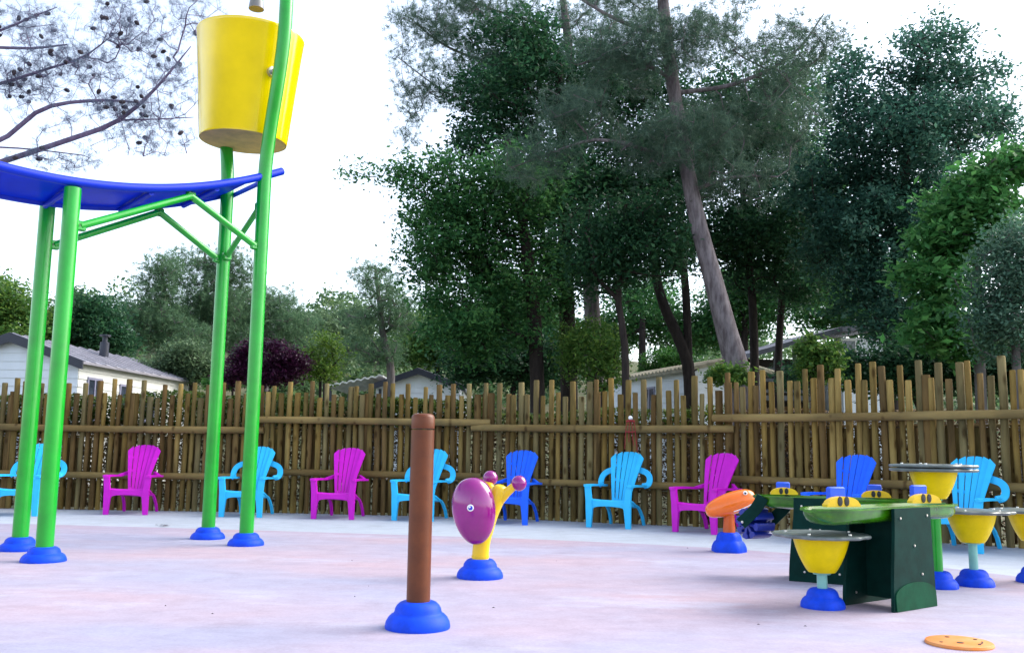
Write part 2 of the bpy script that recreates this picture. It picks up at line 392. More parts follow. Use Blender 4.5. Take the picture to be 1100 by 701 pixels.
pr = 0.071
for P, zt in ((A_, roof_z(0) - .02), (B_, roof_z(0) - .06)):
    q = MB(); p = P - O
    q.tube([p, p + Vector((0, 0, zt * .5)), p + Vector((0, 0, zt))], pr, 20)
    po = q.build('pole', M['green_paint'], sh); base_cover(po, p, 1.0, .85)
out_d = (D_ - C_); out_d.z = 0; out_d.normalize()
top_pts = {}
for P, sg, ztop_, spl in ((C_, -1, 5.08, .30), (D_, 1, 6.3, .28)):
    q = MB(); p = P - O; path = []
    for z in np.linspace(0, ztop_, 44):
        t = min(1, max(0, (z - 3.75) / 1.75)); sft = spl * t * t * (3 - 2 * t)
        path.append(p + out_d * (sg * sft) + Vector((0, 0, z)))
    if sg > 0:      # the water pipe bends over the bucket
        e = path[-1]
        path += spline([e, e - out_d * .08 + Vector((0, 0, .16)), e - out_d * .30 + Vector((0, 0, .22)), e - out_d * .56 + Vector((0, 0, .10)), e - out_d * .66 + Vector((0, 0, -.20)), e - out_d * .67 + Vector((0, 0, -.40))], 6)[1:]
    q.tube(path, pr, 20)
    po = q.build('pole', M['green_paint'], sh); base_cover(po, p, 1.0, .85)
    if sg > 0:
        e = path[-1]; q = MB(); q.tube([e + Vector((0, 0, .02)), e - Vector((0, 0, .07))], [.075, .085], 16); q.build('spout', M['chrome_dark'], po)

# roof: a sagging sheet between two bent pipes
S0, S1 = -2.2, 2.22
rf = MB(); rg = []
for s in np.linspace(S0, S1 - .30, 40):
    c = ax * s; z = roof_z(s)
    e = .04
    rg.append([c + wd * e + Vector((0, 0, z - .008)), c + wd * (1 - e) + Vector((0, 0, z - .008)), c + wd * (1 - e) + Vector((0, 0, z + .008)), c + wd * e + Vector((0, 0, z + .008))])
rf.rings(rg); roof = rf.build('roof', M['blue_roof'], sh, angle=60)
for e, s1 in ((0.0, S1), (1.0, S1 - .18)):
    q = MB(); q.tube([ax * s + wd * e + Vector((0, 0, roof_z(s))) for s in np.linspace(S0, s1, 44)], .042, 12); q.build('edge_pipe', M['blue_pipe'], roof)
for s in (-1.9, -1.4, -.7, 0.0, .75, 1.45, 2.05):
    q = MB(); z = roof_z(s) - .045
    q.tube([ax * s + wd * .02 + Vector((0, 0, z)), ax * s + wd * .98 + Vector((0, 0, z))], .026, 8); q.build('rib', M['blue_pipe'], roof)


def on_plane(px, py, s_hint):
    return at(px, py, s_hint) - O


def brace(pts, r=.035):
    q = MB(); q.tube(pts, r, 10)
    for p in (pts[0], pts[-1]):
        q.box(p, (.10, .05, .09), rot=math.atan2(ax.y, ax.x), bev=.012)
    o = q.build('brace', M['green_paint'], sh)
    for p in (pts[0], pts[-1]):
        b = MB(); b.lathe([(0, -.035), (.016, -.035), (.016, .035), (0, .035)], p, 8, frame=Matrix.Rotation(PI / 2, 4, 'X')); b.build('bolt', M['steel'], o)


for e, P0, P1 in ((0.0, B_, D_), (1.0, A_, C_)):
    zA, zB = (2.90, 3.06)
    a0 = P0 - O + Vector((0, 0, zA)) + ax * .09
    apex = ax * 1.17 + wd * (e * .92 + .04) + Vector((0, 0, roof_z(1.17) - .085))
    a1 = P1 - O + Vector((0, 0, zB if e == 0 else 3.04)) - ax * .08
    brace([a0, a0.lerp(apex, .5), apex]); brace([apex, apex.lerp(a1, .5), a1])
c0 = C_ - O + Vector((0, 0, 3.07)) + out_d * .08; c1 = D_ - O + Vector((0, 0, 3.50)) - out_d * .08
brace([c0, c0.lerp(c1, .5), c1], .03)

# bucket
bc = (C_ + D_) / 2 - out_d * .105
bk = empty('tipping_bucket', (bc.x, bc.y, 4.325), 'big glossy yellow tipping bucket hung between the two tallest green poles', 'bucket')
bz = Matrix.Rotation(R(2.5), 4, Vector((-out_d.y, out_d.x, 0)))
q = MB()
q.lathe([(0.0, 0.012), (.462, 0.012), (.467, 0.0), (.474, .02), (.580, 1.17), (.588, 1.19), (.583, 1.202), (.567, 1.19), (.458, .03), (0.0, .03)], n=64, frame=bz); q.build('shell', M['yellow_shell'], bk, angle=50)
q = MB(); q.lathe([(0, .002), (.458, .002), (.458, .010), (0, .010)], n=48, frame=bz); q.build('bottom', M['bucket_bottom'], bk)
for sg in (1, -1):
    q = MB(); p = Vector((0, 0, .64))
    q.tube([p + out_d * (sg * .50), p + out_d * (sg * .60)], .055, 16); q.tube([p + out_d * (sg * .57), p + out_d * (sg * .72)], .026, 12)
    q.build('axle_pin', M['steel'], bk)

# ------------------------------------------------------------------ posts and creatures on the pad
def post_thing(name, px, py, label, cat):
    p = gp(px, py); return empty(name, (p.x, p.y, 0), label, cat), p


bp_, p = post_thing('spray_post', 448.5, 674.5, 'plain brown round post with a blue foam foot in the middle of the pad', 'post')
q = MB(); h = 1.175
q.tube([(0, 0, .05), (0, 0, .7), (0, 0, h - .09)], .0655, 28); q.lathe([(0, h - .082), (.0655, h - .082), (.0665, h - .078), (.0665, h - .02), (.060, h - .006), (.045, h + .002), (0, h + .004)], n=28)
q.build('pole', M['brown_paint'], bp_); base_cover(bp_, (0, 0))

pf, p = post_thing('snail_sprayer', 515.5, 620.5, 'purple egg-shaped creature with ball feelers on a yellow stem', 'water sprayer')
q = MB(); q.tube(spline([(0, 0, .05), (.004, 0, .22), (.03, 0, .36), (.085, 0, .54), (.15, 0, .67)], 6), [.066] * 6 + [.066] * 6 + [.068] * 6 + [.070] * 6 + [.068], 20)
q.lathe([(.068 * math.cos(a), .05 * math.sin(a)) for a in np.linspace(0, PI / 2, 6)], (.15, 0, .665), 20, frame=Matrix.Rotation(R(25), 4, 'Y'))
stem_o = q.build('stem', M['yellow_paint'], pf)
q = MB(); q.tube([(-.0, -.0, .155), (0, 0, .172)], .0685, 24); q.build('collar', M['gate_yellow'], stem_o)
for dx, dy, bz_, nm in ((.262, -.07, .715, 'a'), (.035, .14, .745, 'b')):
    q = MB(); q.tube([(.11, 0, .56), ((.11 + dx) / 2 + .01, dy * .5, .655), (dx, dy, bz_)], [.045, .036, .030], 14)
    fe = q.build('feeler', M['yellow_paint'], pf)
    q = MB(); q.lathe([(.060 * math.sin(a), -.060 * math.cos(a)) for a in np.linspace(0, PI, 15)], (dx + .03 * (1 if dx > 0 else 0), dy, bz_ + .015), 24); q.build('ball', M['purple_shell'], fe)
q = MB()
fr = Matrix.Rotation(R(-7), 4, 'Y')
rg = []
for t in np.linspace(0, PI, 25):
    z = -math.cos(t) * .255; k = math.sin(t) ** .92 * (1 + .10 * math.cos(t) * -1)
    rg.append([fr @ Vector((.168 * k * math.cos(a), .125 * k * math.sin(a), z)) + Vector((-.052, -.085, .515)) for a in np.linspace(0, 2 * PI, 32, endpoint=False)])
q.rings(rg); body = q.build('shell', M['purple_shell'], pf)
for y_, r_, mm, nm in ((-.2085, .026, 'white', 'eye'), (-.2135, .017, 'eye_blue', 'pupil'), (-.2175, .008, 'white', 'glint')):
    q = MB(); q.lathe([(0, -.006), (r_, -.006), (r_, .004), (r_ * .8, .007), (0, .008)], (-.075 - (.006 if nm == 'glint' else 0), y_, .545 + (.006 if nm == 'glint' else 0)), 20, frame=Matrix.Rotation(R(90), 4, 'X') @ Matrix.Rotation(R(-4), 4, 'Y'))
    q.build(nm, M[mm], body)

of, p = post_thing('dolphin_sprayer', 783, 592.5, 'orange fish-headed creature on a short orange stem by the magenta chair', 'water sprayer')
q = MB(); q.tube([(0, 0, .05), (.005, 0, .2), (.01, 0, .42)], [.066, .062, .05], 20); q.build('stem', M['orange_post'], of)
base_cover(of, (0, 0), .95, 1.35, 5, .07)
q = MB(); rg = []; fr = Matrix.Rotation(R(-19), 4, 'Y')
for t in np.linspace(0, PI, 25):
    x = -math.cos(t) * .265; k = math.sin(t) ** .68 * (1 + .07 * -math.cos(t))
    rg.append([fr @ Vector((x, .120 * k * math.cos(a), .118 * k * math.sin(a) * (1.0 if math.sin(a) > 0 else .9))) + Vector((.022, -.01, .475)) for a in np.linspace(0, 2 * PI, 28, endpoint=False)])
q.rings(rg); body = q.build('head', M['orange_shell'], of)
q = MB(); mp_ = []
for t in np.linspace(-.05, .985, 16):
    k = math.sin(math.acos(-t)) ** .68 * (1 + .07 * t); ph_ = R(-38)
    mp_.append(fr @ Vector((t * .265, -.1215 * k * math.cos(ph_), .118 * .9 * 1.012 * k * math.sin(ph_))) + Vector((.022, -.01, .475)))
q.tube(mp_, .005, 8); q.build('mouth', M['white'], body)
ep = fr @ Vector((.160, -.092, .070)) + Vector((.022, -.01, .475))
for r_, o_, mm, nm in ((.022, 0, 'white', 'eye'), (.013, -.005, 'black', 'pupil')):
    q = MB(); q.lathe([(r_ * math.sin(a), -r_ * .55 * math.cos(a)) for a in np.linspace(0, PI, 9)], (ep.x, ep.y + o_ * 1.6, ep.z + .0), 16, frame=Matrix.Rotation(R(65), 4, 'X')); q.build(nm, M[mm], body)
base_cover(pf, (0, 0))

# spray plate set in the floor
p = gp(1030.5, 692.5)
pl = empty('floor_plate', (p.x, p.y, .004), 'round orange plate with dark spray holes lying on the concrete', 'spray plate')
q = MB(); q.lathe([(0, 0), (.166, 0), (.168, .006), (.164, .016), (.158, .019), (0, .020)], n=48); q.build('plate', M['plate_orange'], pl)
for a, d, r_ in ((100, .10, .012), (250, .06, .018), (20, .11, .010), (300, .115, .008), (200, .12, .008)):
    q = MB(); q.lathe([(0, .019), (r_, .019), (r_, .0215), (0, .0215)], (d * math.cos(R(a)), d * math.sin(R(a)), 0), 14); q.build('spray_hole', M['hole'], pl)
q = MB(); q.tube([(.11 * math.cos(a), .11 * math.sin(a), .0195) for a in np.linspace(R(300), R(345), 8)], .004, 6); q.build('groove', M['hole'], pl)


# ------------------------------------------------------------------ flower stools (water drums)
def stool(px, py, ztop, label, stem_mat, k=.78, bowl_h=.225, disc_r=.305, stem_r=.033, p=None):
    p = p or gp(px, py)
    t = empty('water_stool', (p.x, p.y, 0), label, 'play stool', 'yellow bowl stools with grey flower tops')
    zb = ztop - .026 - bowl_h
    q = MB(); q.tube([(0, 0, .06), (0, 0, zb * .6), (0, 0, zb + .012)], stem_r, 18); q.lathe([(0, zb - .014), (.055, zb - .014), (.058, zb - .004), (0, zb - .002)], n=20); q.build('stem', M[stem_mat], t)
    base_cover(t, (0, 0), k, .85)
    q = MB(); pr_ = [(0, zb)]
    for s in np.linspace(0, 1, 12): pr_.append((.086 + .092 * (.45 * s + .55 * math.sin(s * PI / 2)) ** .85, zb + bowl_h * s))
    pr_ += [(.178, ztop - .026), (0, ztop - .026)]
    q.lathe(pr_, n=40); q.build('bowl', M['bowl_yellow'], t)
    q = MB()
    for zt_ in ([ztop] if ztop < .8 else [ztop - .030, ztop]):
        q.lathe([(0, zt_ - .028), (disc_r * .95, zt_ - .028), (disc_r * .985, zt_ - .024), (disc_r, zt_ - .016), (disc_r, zt_ - .011), (disc_r * .98, zt_ - .005), (disc_r * .90, zt_ - .004), (disc_r * .6, zt_), (0, zt_ + .002)], n=96, lobes=12, amp=.03)
    o = q.build('disc', M['disc_grey'], t)
    for a in range(5):
        b = MB(); b.lathe([(0, .0), (.011, .0), (.010, .008), (0, .009)], (.22 * math.cos(a * 1.257 + .3), .22 * math.sin(a * 1.257 + .3), ztop - .002), 8); b.build('bolt', M['steel'], o)
    return t


stool(884, 652.5, .478, 'yellow bowl stool with a grey flower top in front of the dark green panels', 'mint')
stool(1047, 629, .580, 'yellow bowl stool on a mint stem in front of the light blue chair', 'mint', .80)
stool(1113, 625.5, .575, 'yellow bowl stool cut off by the picture edge', 'mint', .80)
stool(1008, 631, .925, 'tallest yellow bowl stool, on a green pole behind the water table', 'green_paint', .80, .235, .31, .040)

# ------------------------------------------------------------------ water table
wt = empty('water_table', (2.52, 6.32, 0), 'dark green water play table with lime troughs and yellow googly-eyed gates', 'water table')
WO = Vector((2.52, 6.32, 0))
u1 = Vector((.8, .6, 0)); n1 = Vector((-.6, .8, 0)); c1 = Vector((2.52, 6.32, 0))
u2 = Vector((.886, -.464, 0)); n2 = Vector((.464, .886, 0)); c2_ = Vector((2.47, 7.52, 0))
ZT = .652


def trough(c, u, n, a, b, w=.135, dep=.105):
    q = MB(); rg = []
    for s in np.linspace(0, 1, 27):
        e = min(s, 1 - s) * (b - a)
        k = min(1, .28 + .72 * math.sin(min(1, e / .22) * PI / 2))
        dk = min(1, .22 + .78 * math.sin(min(1, e / .17) * PI / 2))
        bul = 1 + .10 * math.exp(-((s - .2) / .13) ** 2)
        ww = w * k * bul; dd = dep * dk; cc = c + u * (a + (b - a) * s) - WO
        prof = [(-ww - .022, ZT), (-ww - .022, ZT - .012), (-ww, ZT - .014)]
        prof += [(-ww * math.cos(x), ZT - .014 - (dd - .014) * math.sin(x) ** .4) for x in np.linspace(.15, PI - .15, 9)]
        prof += [(ww, ZT - .014), (ww + .022, ZT - .012), (ww + .022, ZT)]
        prof += [((ww - .012) * math.cos(x), ZT - (dd - .016) * max(0, math.sin(x)) ** .4) for x in np.linspace(0, PI, 11)]
        rg.append([cc + n * y + Vector((0, 0, z)) for y, z in prof])
    q.rings(rg); return q.build('trough', M['trough_green'], wt)


trough(c1, u1, n1, -.86, .80); trough(c2_, u2, n2, -.52, .72)


def panel(c, u, n, off, a0, a1, t0, t1, foot=False):
    q = MB(); th = .022
    pts = []
    for s in np.linspace(0, 1, 9):
        k = s * s * (3 - 2 * s); pts.append((a0 + (t0 - a0) * k, .004 + (ZT - .012) * s))
    for s in np.linspace(1, 0, 9):
        k = s * s * (3 - 2 * s); pts.append((a1 + (t1 - a1) * k, .004 + (ZT - .012) * s))
    rg = []
    for d in (-th / 2, th / 2):
        rg.append([c - WO + u * x + n * (off + d) + Vector((0, 0, z)) for x, z in pts])
    q.rings(rg); o = q.build('side_panel', M['panel_green'], wt, angle=25)
    sg = -1 if off < 0 else 1
    for x, z in ((t0 + .06, ZT - .07), (t1 - .05, ZT - .06), ((t0 + t1) / 2, ZT * .62), (a0 + .12, .08), (a1 - .09, .08), (a1 - .16, .22)):
        b = MB(); fr = Matrix.Rotation(math.atan2(u.y, u.x), 4, 'Z') @ Matrix.Rotation(PI / 2, 4, 'X')
        b.lathe([(0, 0), (.009, 0), (.008, .006), (0, .007)], c - WO + u * x + n * (off - th / 2 - .0005) + Vector((0, 0, z)), 8, frame=fr); b.build('bolt', M['steel'], o)
    if foot:
        f = MB(); pts = [(a0 + .02, .006), (a1 - .004, .006)] + [((a0 + a1) / 2 + (a1 - a0) / 2 * .95 * math.cos(t), .10 + .075 * math.sin(t)) for t in np.linspace(.05, PI - .05, 12)]
        f.rings([[c - WO + u * x + n * (off - d) + Vector((0, 0, z)) for x, z in pts] for d in (.020, th / 2 + .0015)]); f.build('foot_plate', M['panel_foot'], wt, angle=25)


panel(c1, u1, n1, -.168, -.25, .25, -.205, .225, foot=True)
panel(c1, u1, n1, .172, -.26, .26, -.18, .20)
panel(c2_, u2, n2, -.17, -.22, .25, -.17, .22)
panel(c2_, u2, n2, .17, -.25, .25, -.17, .22)
# end board closing the legs under the first trough
q = MB(); q.box(c1 - WO + u1 * .0 + n1 * .002 + Vector((0, 0, .31)), (.03, .315, .52), rot=math.atan2(u1.y, u1.x), bev=.003); q.build('inner_board', M['panel_green'], wt, smooth=False)


def gate(c, u, n, s, off, k=1.0):
    q = MB(); w = .130 * k; h = .046 * k; pts = [(-w, .004), (w, .004), (w, .020)] + [(w * .93 * math.cos(t), .022 + h * math.sin(t)) for t in np.linspace(.12, PI - .12, 13)] + [(-w, .020)]
    base = c - WO + u * s + n * off + Vector((0, 0, ZT + .004))
    q.rings([[base + u * x + n * d + Vector((0, 0, z)) for x, z in pts] for d in (-.024, .024)])
    gt = q.build('gate', M['gate_yellow'], wt, angle=30)
    fr = Matrix.Rotation(math.atan2(u.y, u.x), 4, 'Z') @ Matrix.Rotation(PI / 2, 4, 'X') @ Matrix.Diagonal((.62, 1, 1, 1))
    for x in (-.032 * k, .020 * k):
        b = MB(); b.lathe([(0, -.004), (.031 * k, -.004), (.029 * k, .003), (0, .004)], base + u * x + n * -.0255 + Vector((0, 0, .038 * k)), 16, frame=fr); b.build('eye', M['black'], gt)
    b = MB(); b.box(base + u * .004 + n * .055 + Vector((0, 0, .075 * k)), (.130 * k, .04, .10 * k), rot=math.atan2(u.y, u.x), bev=.008); b.build('lever', M['gate_blue'], gt)


ug = Vector((.93, .37, 0)).normalized(); ng = Vector((-ug.y, ug.x, 0))
gate(c1 + u1 * -.60 + n1 * -.06, ug, ng, 0, 0); gate(c1 + u1 * .42 + n1 * -.03, ug, ng, 0, 0)
ug = Vector((.99, -.1, 0)).normalized(); ng = Vector((-ug.y, ug.x, 0))
gate(c2_ + u2 * -.28, ug, ng, 0, 0, .82); gate(c2_ + u2 * .42, ug, ng, 0, 0, .82)
# water wheel on two curved arms
ends = []
for off, ds in ((-.13, 0.0), (.13, 0.17)):
    q = MB(); pts = spline([c2_ - WO + u2 * (-.42 + ds) + n2 * off + Vector((0, 0, ZT - .01)), c2_ - WO + u2 * (-.48 + ds) + n2 * off + Vector((0, 0, ZT - .11)), c2_ - WO + u2 * (-.60 + ds) + n2 * off + Vector((0, 0, ZT - .23))], 6)
    rg = []
    for i, p in enumerate(pts):
        t = (pts[min(i + 1, len(pts) - 1)] - pts[max(i - 1, 0)]).normalized(); sd = t.cross(n2).normalized() * .047
        rg.append([p - sd - n2 * .011, p + sd - n2 * .011, p + sd + n2 * .011, p - sd + n2 * .011])
    q.rings(rg); o = q.build('wheel_arm', M['panel_green'], wt, angle=30); ends.append(pts[-1])
    b = MB(); b.lathe([(0, 0), (.012, 0), (.010, .008), (0, .009)], pts[-2] - n2 * .0115, 10, frame=Matrix.Rotation(math.atan2(u2.y, u2.x), 4, 'Z') @ Matrix.Rotation(PI / 2, 4, 'X')); b.build('bolt', M['steel'], o)
q = MB(); e0, e1 = ends[0], ends[1]; xa = (e1 - e0).normalized()
q.tube([e0 - xa * .02, e1 + xa * .02], .018, 10); hub = q.build('water_wheel', M['wheel_blue'], wt)
mid = (e0 + e1) / 2; xr = Vector((0, 0, 1)).cross(xa).normalized(); zr = xa.cross(xr)
for k in range(8):
    a = k * PI / 4 + .2; d = xr * math.cos(a) + zr * math.sin(a); tn = xa.cross(d)
    q = MB(); w = xa * .095
    q.rings([[mid + d * r_ - w - tn * t_, mid + d * r_ + w - tn * t_, mid + d * r_ + w + tn * t_, mid + d * r_ - w + tn * t_] for r_, t_ in ((.016, .012), (.08, .012), (.092, .028), (.118, .031), (.125, .018))])
    q.build('paddle', M['wheel_blue'], hub, angle=30)


# ------------------------------------------------------------------ garden chairs
def make_chair(m, curled, label):
    t = empty('garden_chair', (0, 0, 0), label, 'chair', 'plastic garden chairs along the fence')
    # seat: curved slatted pan with arched apron
    q = MB(); rg = []
    for k, (y, z) in enumerate([(-.415, .325), (-.425, .355), (-.40, .372), (-.32, .370), (-.2, .345), (-.05, .305), (.08, .275), (.16, .268)]):
        w = .265 - .06 * max(0, (y + .1)) / .26
        rg.append([Vector((-w, y, z)), Vector((-w * .5, y, z - .010)), Vector((0, y, z - .013)), Vector((w * .5, y, z - .010)), Vector((w, y, z)),
                   Vector((w, y + .01, z - .028)), Vector((0, y + .01, z - .040)), Vector((-w, y + .01, z - .028))])
    q.rings(rg)
    q.rings([[Vector((x, y, z)) for x, z in ([(-.255, .345), (.255, .345)] + [(.215 * math.cos(a) + 0, .235 + .045 * math.sin(a) ** .6 if math.sin(a) > 0 else .235) for a in np.linspace(0, PI, 11)])] for y in (-.428, -.398)])
    q.build('seat', m, t, angle=35)
    # backrest: six flaring staves
    q = MB(); p0 = Vector((0, .085, .265)); p1 = Vector((0, .45, .99)); dirv = (p1 - p0); L = dirv.length; dirv.normalize(); nb = Vector((0, dirv.z, -dirv.y))
    n = 6
    for i in range(n):
        rg = []
        tkl = 1 - .145 * abs((i - n / 2) / (n / 2)) ** 2.2; tkr = 1 - .145 * abs((i + 1 - n / 2) / (n / 2)) ** 2.2
        for s in list(np.linspace(0, .93, 9)) + [.97, .99, 1.0]:
            ss = s * (tkl + tkr) / 2
            wb = 0.115 + .145 * ss ** .95; wt_ = wb / n * 2
            gapw = .0042 if s > .02 else .0
            xl = -wb + i * wt_ + gapw; xr = -wb + (i + 1) * wt_ - gapw
            if s > .95:
                kk = (s - .95) / .05; xl += .006 * kk ** 2; xr -= .006 * kk ** 2
            curve = .055 * ((xl + xr) / 2 / wb) ** 2
            c = p0 + dirv * (L * ss) - nb * (.018 * math.sin(PI * ss))
            th = .013; dl = dirv * (L * s * (tkl - tkr) / 2 * s ** 3)
            rg.append([c + dl + Vector((xl, 0, 0)) - nb * curve - nb * th, c - dl + Vector((xr, 0, 0)) - nb * curve - nb * th, c - dl + Vector((xr, 0, 0)) - nb * curve + nb * th * .2, c + dl + Vector((xl, 0, 0)) - nb * curve + nb * th * .2])
        q.rings(rg)
    for ss, hh in ((.06, .05), (.43, .035), (.70, .03)):
        wb = .115 + .145 * ss ** .95 - .004; rg = []
        for x in np.linspace(-wb, wb, 9):
            c = p0 + dirv * (L * ss) + Vector((x, 0, 0)) - nb * (.018 * math.sin(PI * ss)) - nb * (.055 * (x / wb) ** 2)
            rg.append([c + nb * .0, c + dirv * hh + nb * .0, c + dirv * hh + nb * .018, c + nb * .018])
        q.rings(rg)
    q.build('backrest', m, t, angle=35)
    for sg in (-1, 1):
        # front leg: wide flat plank, narrower at the foot
        q = MB(); rg = []
        for z, xo, w, y in ((0, .272, .068, -.415), (.12, .268, .078, -.418), (.25, .263, .094, -.422), (.36, .270, .082, -.425), (.50, .285, .078, -.425), (.545, .288, .08, -.42)):
            rg.append([Vector((sg * xo - w / 2, y - .018, z)), Vector((sg * xo + w / 2, y - .018, z)), Vector((sg * xo + w / 2, y + .026, z)), Vector((sg * xo - w / 2, y + .026, z))])
        q.rings(rg)
        q.build('leg', m, t, angle=35)
        # rear leg sweeping back from the seat side
        q = MB(); rg = []
        for y, z, x, w in ((.02, .285, .225, .028), (.12, .262, .222, .03), (.22, .20, .225, .03), (.30, .11, .232, .027), (.345, .0, .238, .024)):
            rg.append([Vector((sg * x - .016, y - w * 1.1, z)), Vector((sg * x + .016, y - w * 1.1, z)), Vector((sg * x + .016, y + w * 1.1, z)), Vector((sg * x - .016, y + w * 1.1, z))])
        q.rings(rg)
        # side rail from front leg to rear leg under the seat
        q.rings([[Vector((sg * .256 - .012, -.40, .30)), Vector((sg * .256 + .012, -.40, .30)), Vector((sg * .256 + .012, -.40, .35)), Vector((sg * .256 - .012, -.40, .35))],
                 [Vector((sg * .225 - .012, .06, .25)), Vector((sg * .225 + .012, .06, .25)), Vector((sg * .225 + .012, .06, .29)), Vector((sg * .225 - .012, .06, .29))]])
        q.build('leg', m, t, angle=35)
        # armrest
        q = MB(); rg = []
        for y, x, w, z in ((-.47, .295, .05, .552), (-.45, .295, .085, .556), (-.30, .300, .10, .560), (-.05, .305, .098, .555), (.12, .305, .092, .548), (.25, .292, .075, .545), (.285, .285, .05, .545)):
            rg.append([Vector((sg * x - w / 2, y, z)), Vector((sg * x + w / 2, y, z)), Vector((sg * x + w / 2 * .94, y, z - .028)), Vector((sg * x - w / 2 * .94, y, z - .028))])
        q.rings(rg)
        if curled:
            pts = spline([(sg * .300, .14, .535), (sg * .338, .22, .552), (sg * .350, .265, .605), (sg * .330, .30, .67), (sg * .278, .322, .715), (sg * .19, .33, .745)], 6)
            rg = []
            for i, p in enumerate(pts):
                tt = (pts[min(i + 1, len(pts) - 1)] - pts[max(i - 1, 0)]).normalized(); nn = Vector((0, -1, .25)); nn = (nn - tt * nn.dot(tt)).normalized() * .010; sd = tt.cross(nn).normalized() * .040
                rg.append([p - sd - nn, p + sd - nn, p + sd + nn, p - sd + nn])
            q.rings(rg)
        else:
            q.rings([[Vector((sg * .30 - .02, .15, .522)), Vector((sg * .30 + .02, .15, .522)), Vector((sg * .30 + .02, .15, .546)), Vector((sg * .30 - .02, .15, .546))],
                     [Vector((sg * .19 - .02, .262, .545)), Vector((sg * .19 + .02, .262, .545)), Vector((sg * .19 + .02, .262, .60)), Vector((sg * .19 - .02, .262, .60))]])
        q.build('armrest', m, t, angle=35)
    return t


CH = [  # colour, front-feet midpoint in the survey, yaw, label
    ('c', (15, 554), -4, 'light blue chair seen between the two leftmost green poles'),
    ('m', (134.5, 552.6), -6, 'magenta chair below the white bungalow, between two pairs of green poles'),
    ('c', (258, 555.2), 2, 'light blue chair partly behind the green pole under the yellow bucket'),
    ('m', (357, 557.5), 6, 'magenta chair between the green poles and the brown post'),
    ('c', (443, 559.3), 15, 'light blue chair half hidden behind the brown post'),
    ('r', (543, 563), 17, 'royal blue chair just behind the purple creature'),
    ('c', (653.5, 567), 26, 'light blue chair standing clear under the red cord on the fence'),
    ('m', (746, 572.4), 40, 'magenta chair behind the orange fish-headed sprayer'),
    ('r', (3.60, 10.6), 42, 'royal blue chair whose back shows over the water table troughs'),
    ('c', (1023, 592), 44, 'light blue chair at the right behind the yellow bowl stools'),
]
protos = {}
for kind, pos, yaw, label in CH:
    if kind in protos: t = copy_tree(protos[kind])
    else:
        t = make_chair(M[{'c': 'chair_cyan', 'm': 'chair_magenta', 'r': 'chair_royal'}[kind]], kind == 'c', label); protos[kind] = t
    t['label'] = label
    p = gp(*pos) if pos[0] > 10 else Vector((pos[0], pos[1], 0))
    a = R(-yaw)
    off = Matrix.Rotation(a, 3, 'Z') @ Vector((0, -.415, 0))
    t.location = (p.x - off.x, p.y - off.y, .001); t.rotation_euler = (0, 0, a)

# ------------------------------------------------------------------ fence
rf_ = random.Random(11)


def picket_mesh(seed):
    rr = random.Random(seed); q = MB(); r = .043
    pts = [Vector((rr.uniform(-.006, .006), rr.uniform(-.004, .004), z)) for z in (0, .45, .9, 1.35, 1.8)]
    rad = [r * rr.uniform(.94, 1.06) for _ in pts]
    q.tube(pts + [pts[-1] + Vector((0, 0, .012))], rad + [rad[-1] * .86], 12)
    me = q.build('picket', WOODS[seed % len(WOODS)]); dat = me.data; bpy.data.objects.remove(me); return dat


PM = [picket_mesh(i) for i in range(15)]


def board_mesh(seed):
    q = MB(); q.rings([[Vector((.05 * math.cos(a), -.028 * max(0, math.sin(a)), z)) for a in np.linspace(0, PI, 9)] + [Vector((-.05, .004, z)), Vector((.05, .004, z))] for z in (0, .5, 1.0)])
    me = q.build('half_log', (WOOD_BACK, WOODS[3], WOODS[1])[seed % 3]); dat = me.data; bpy.data.objects.remove(me); return dat


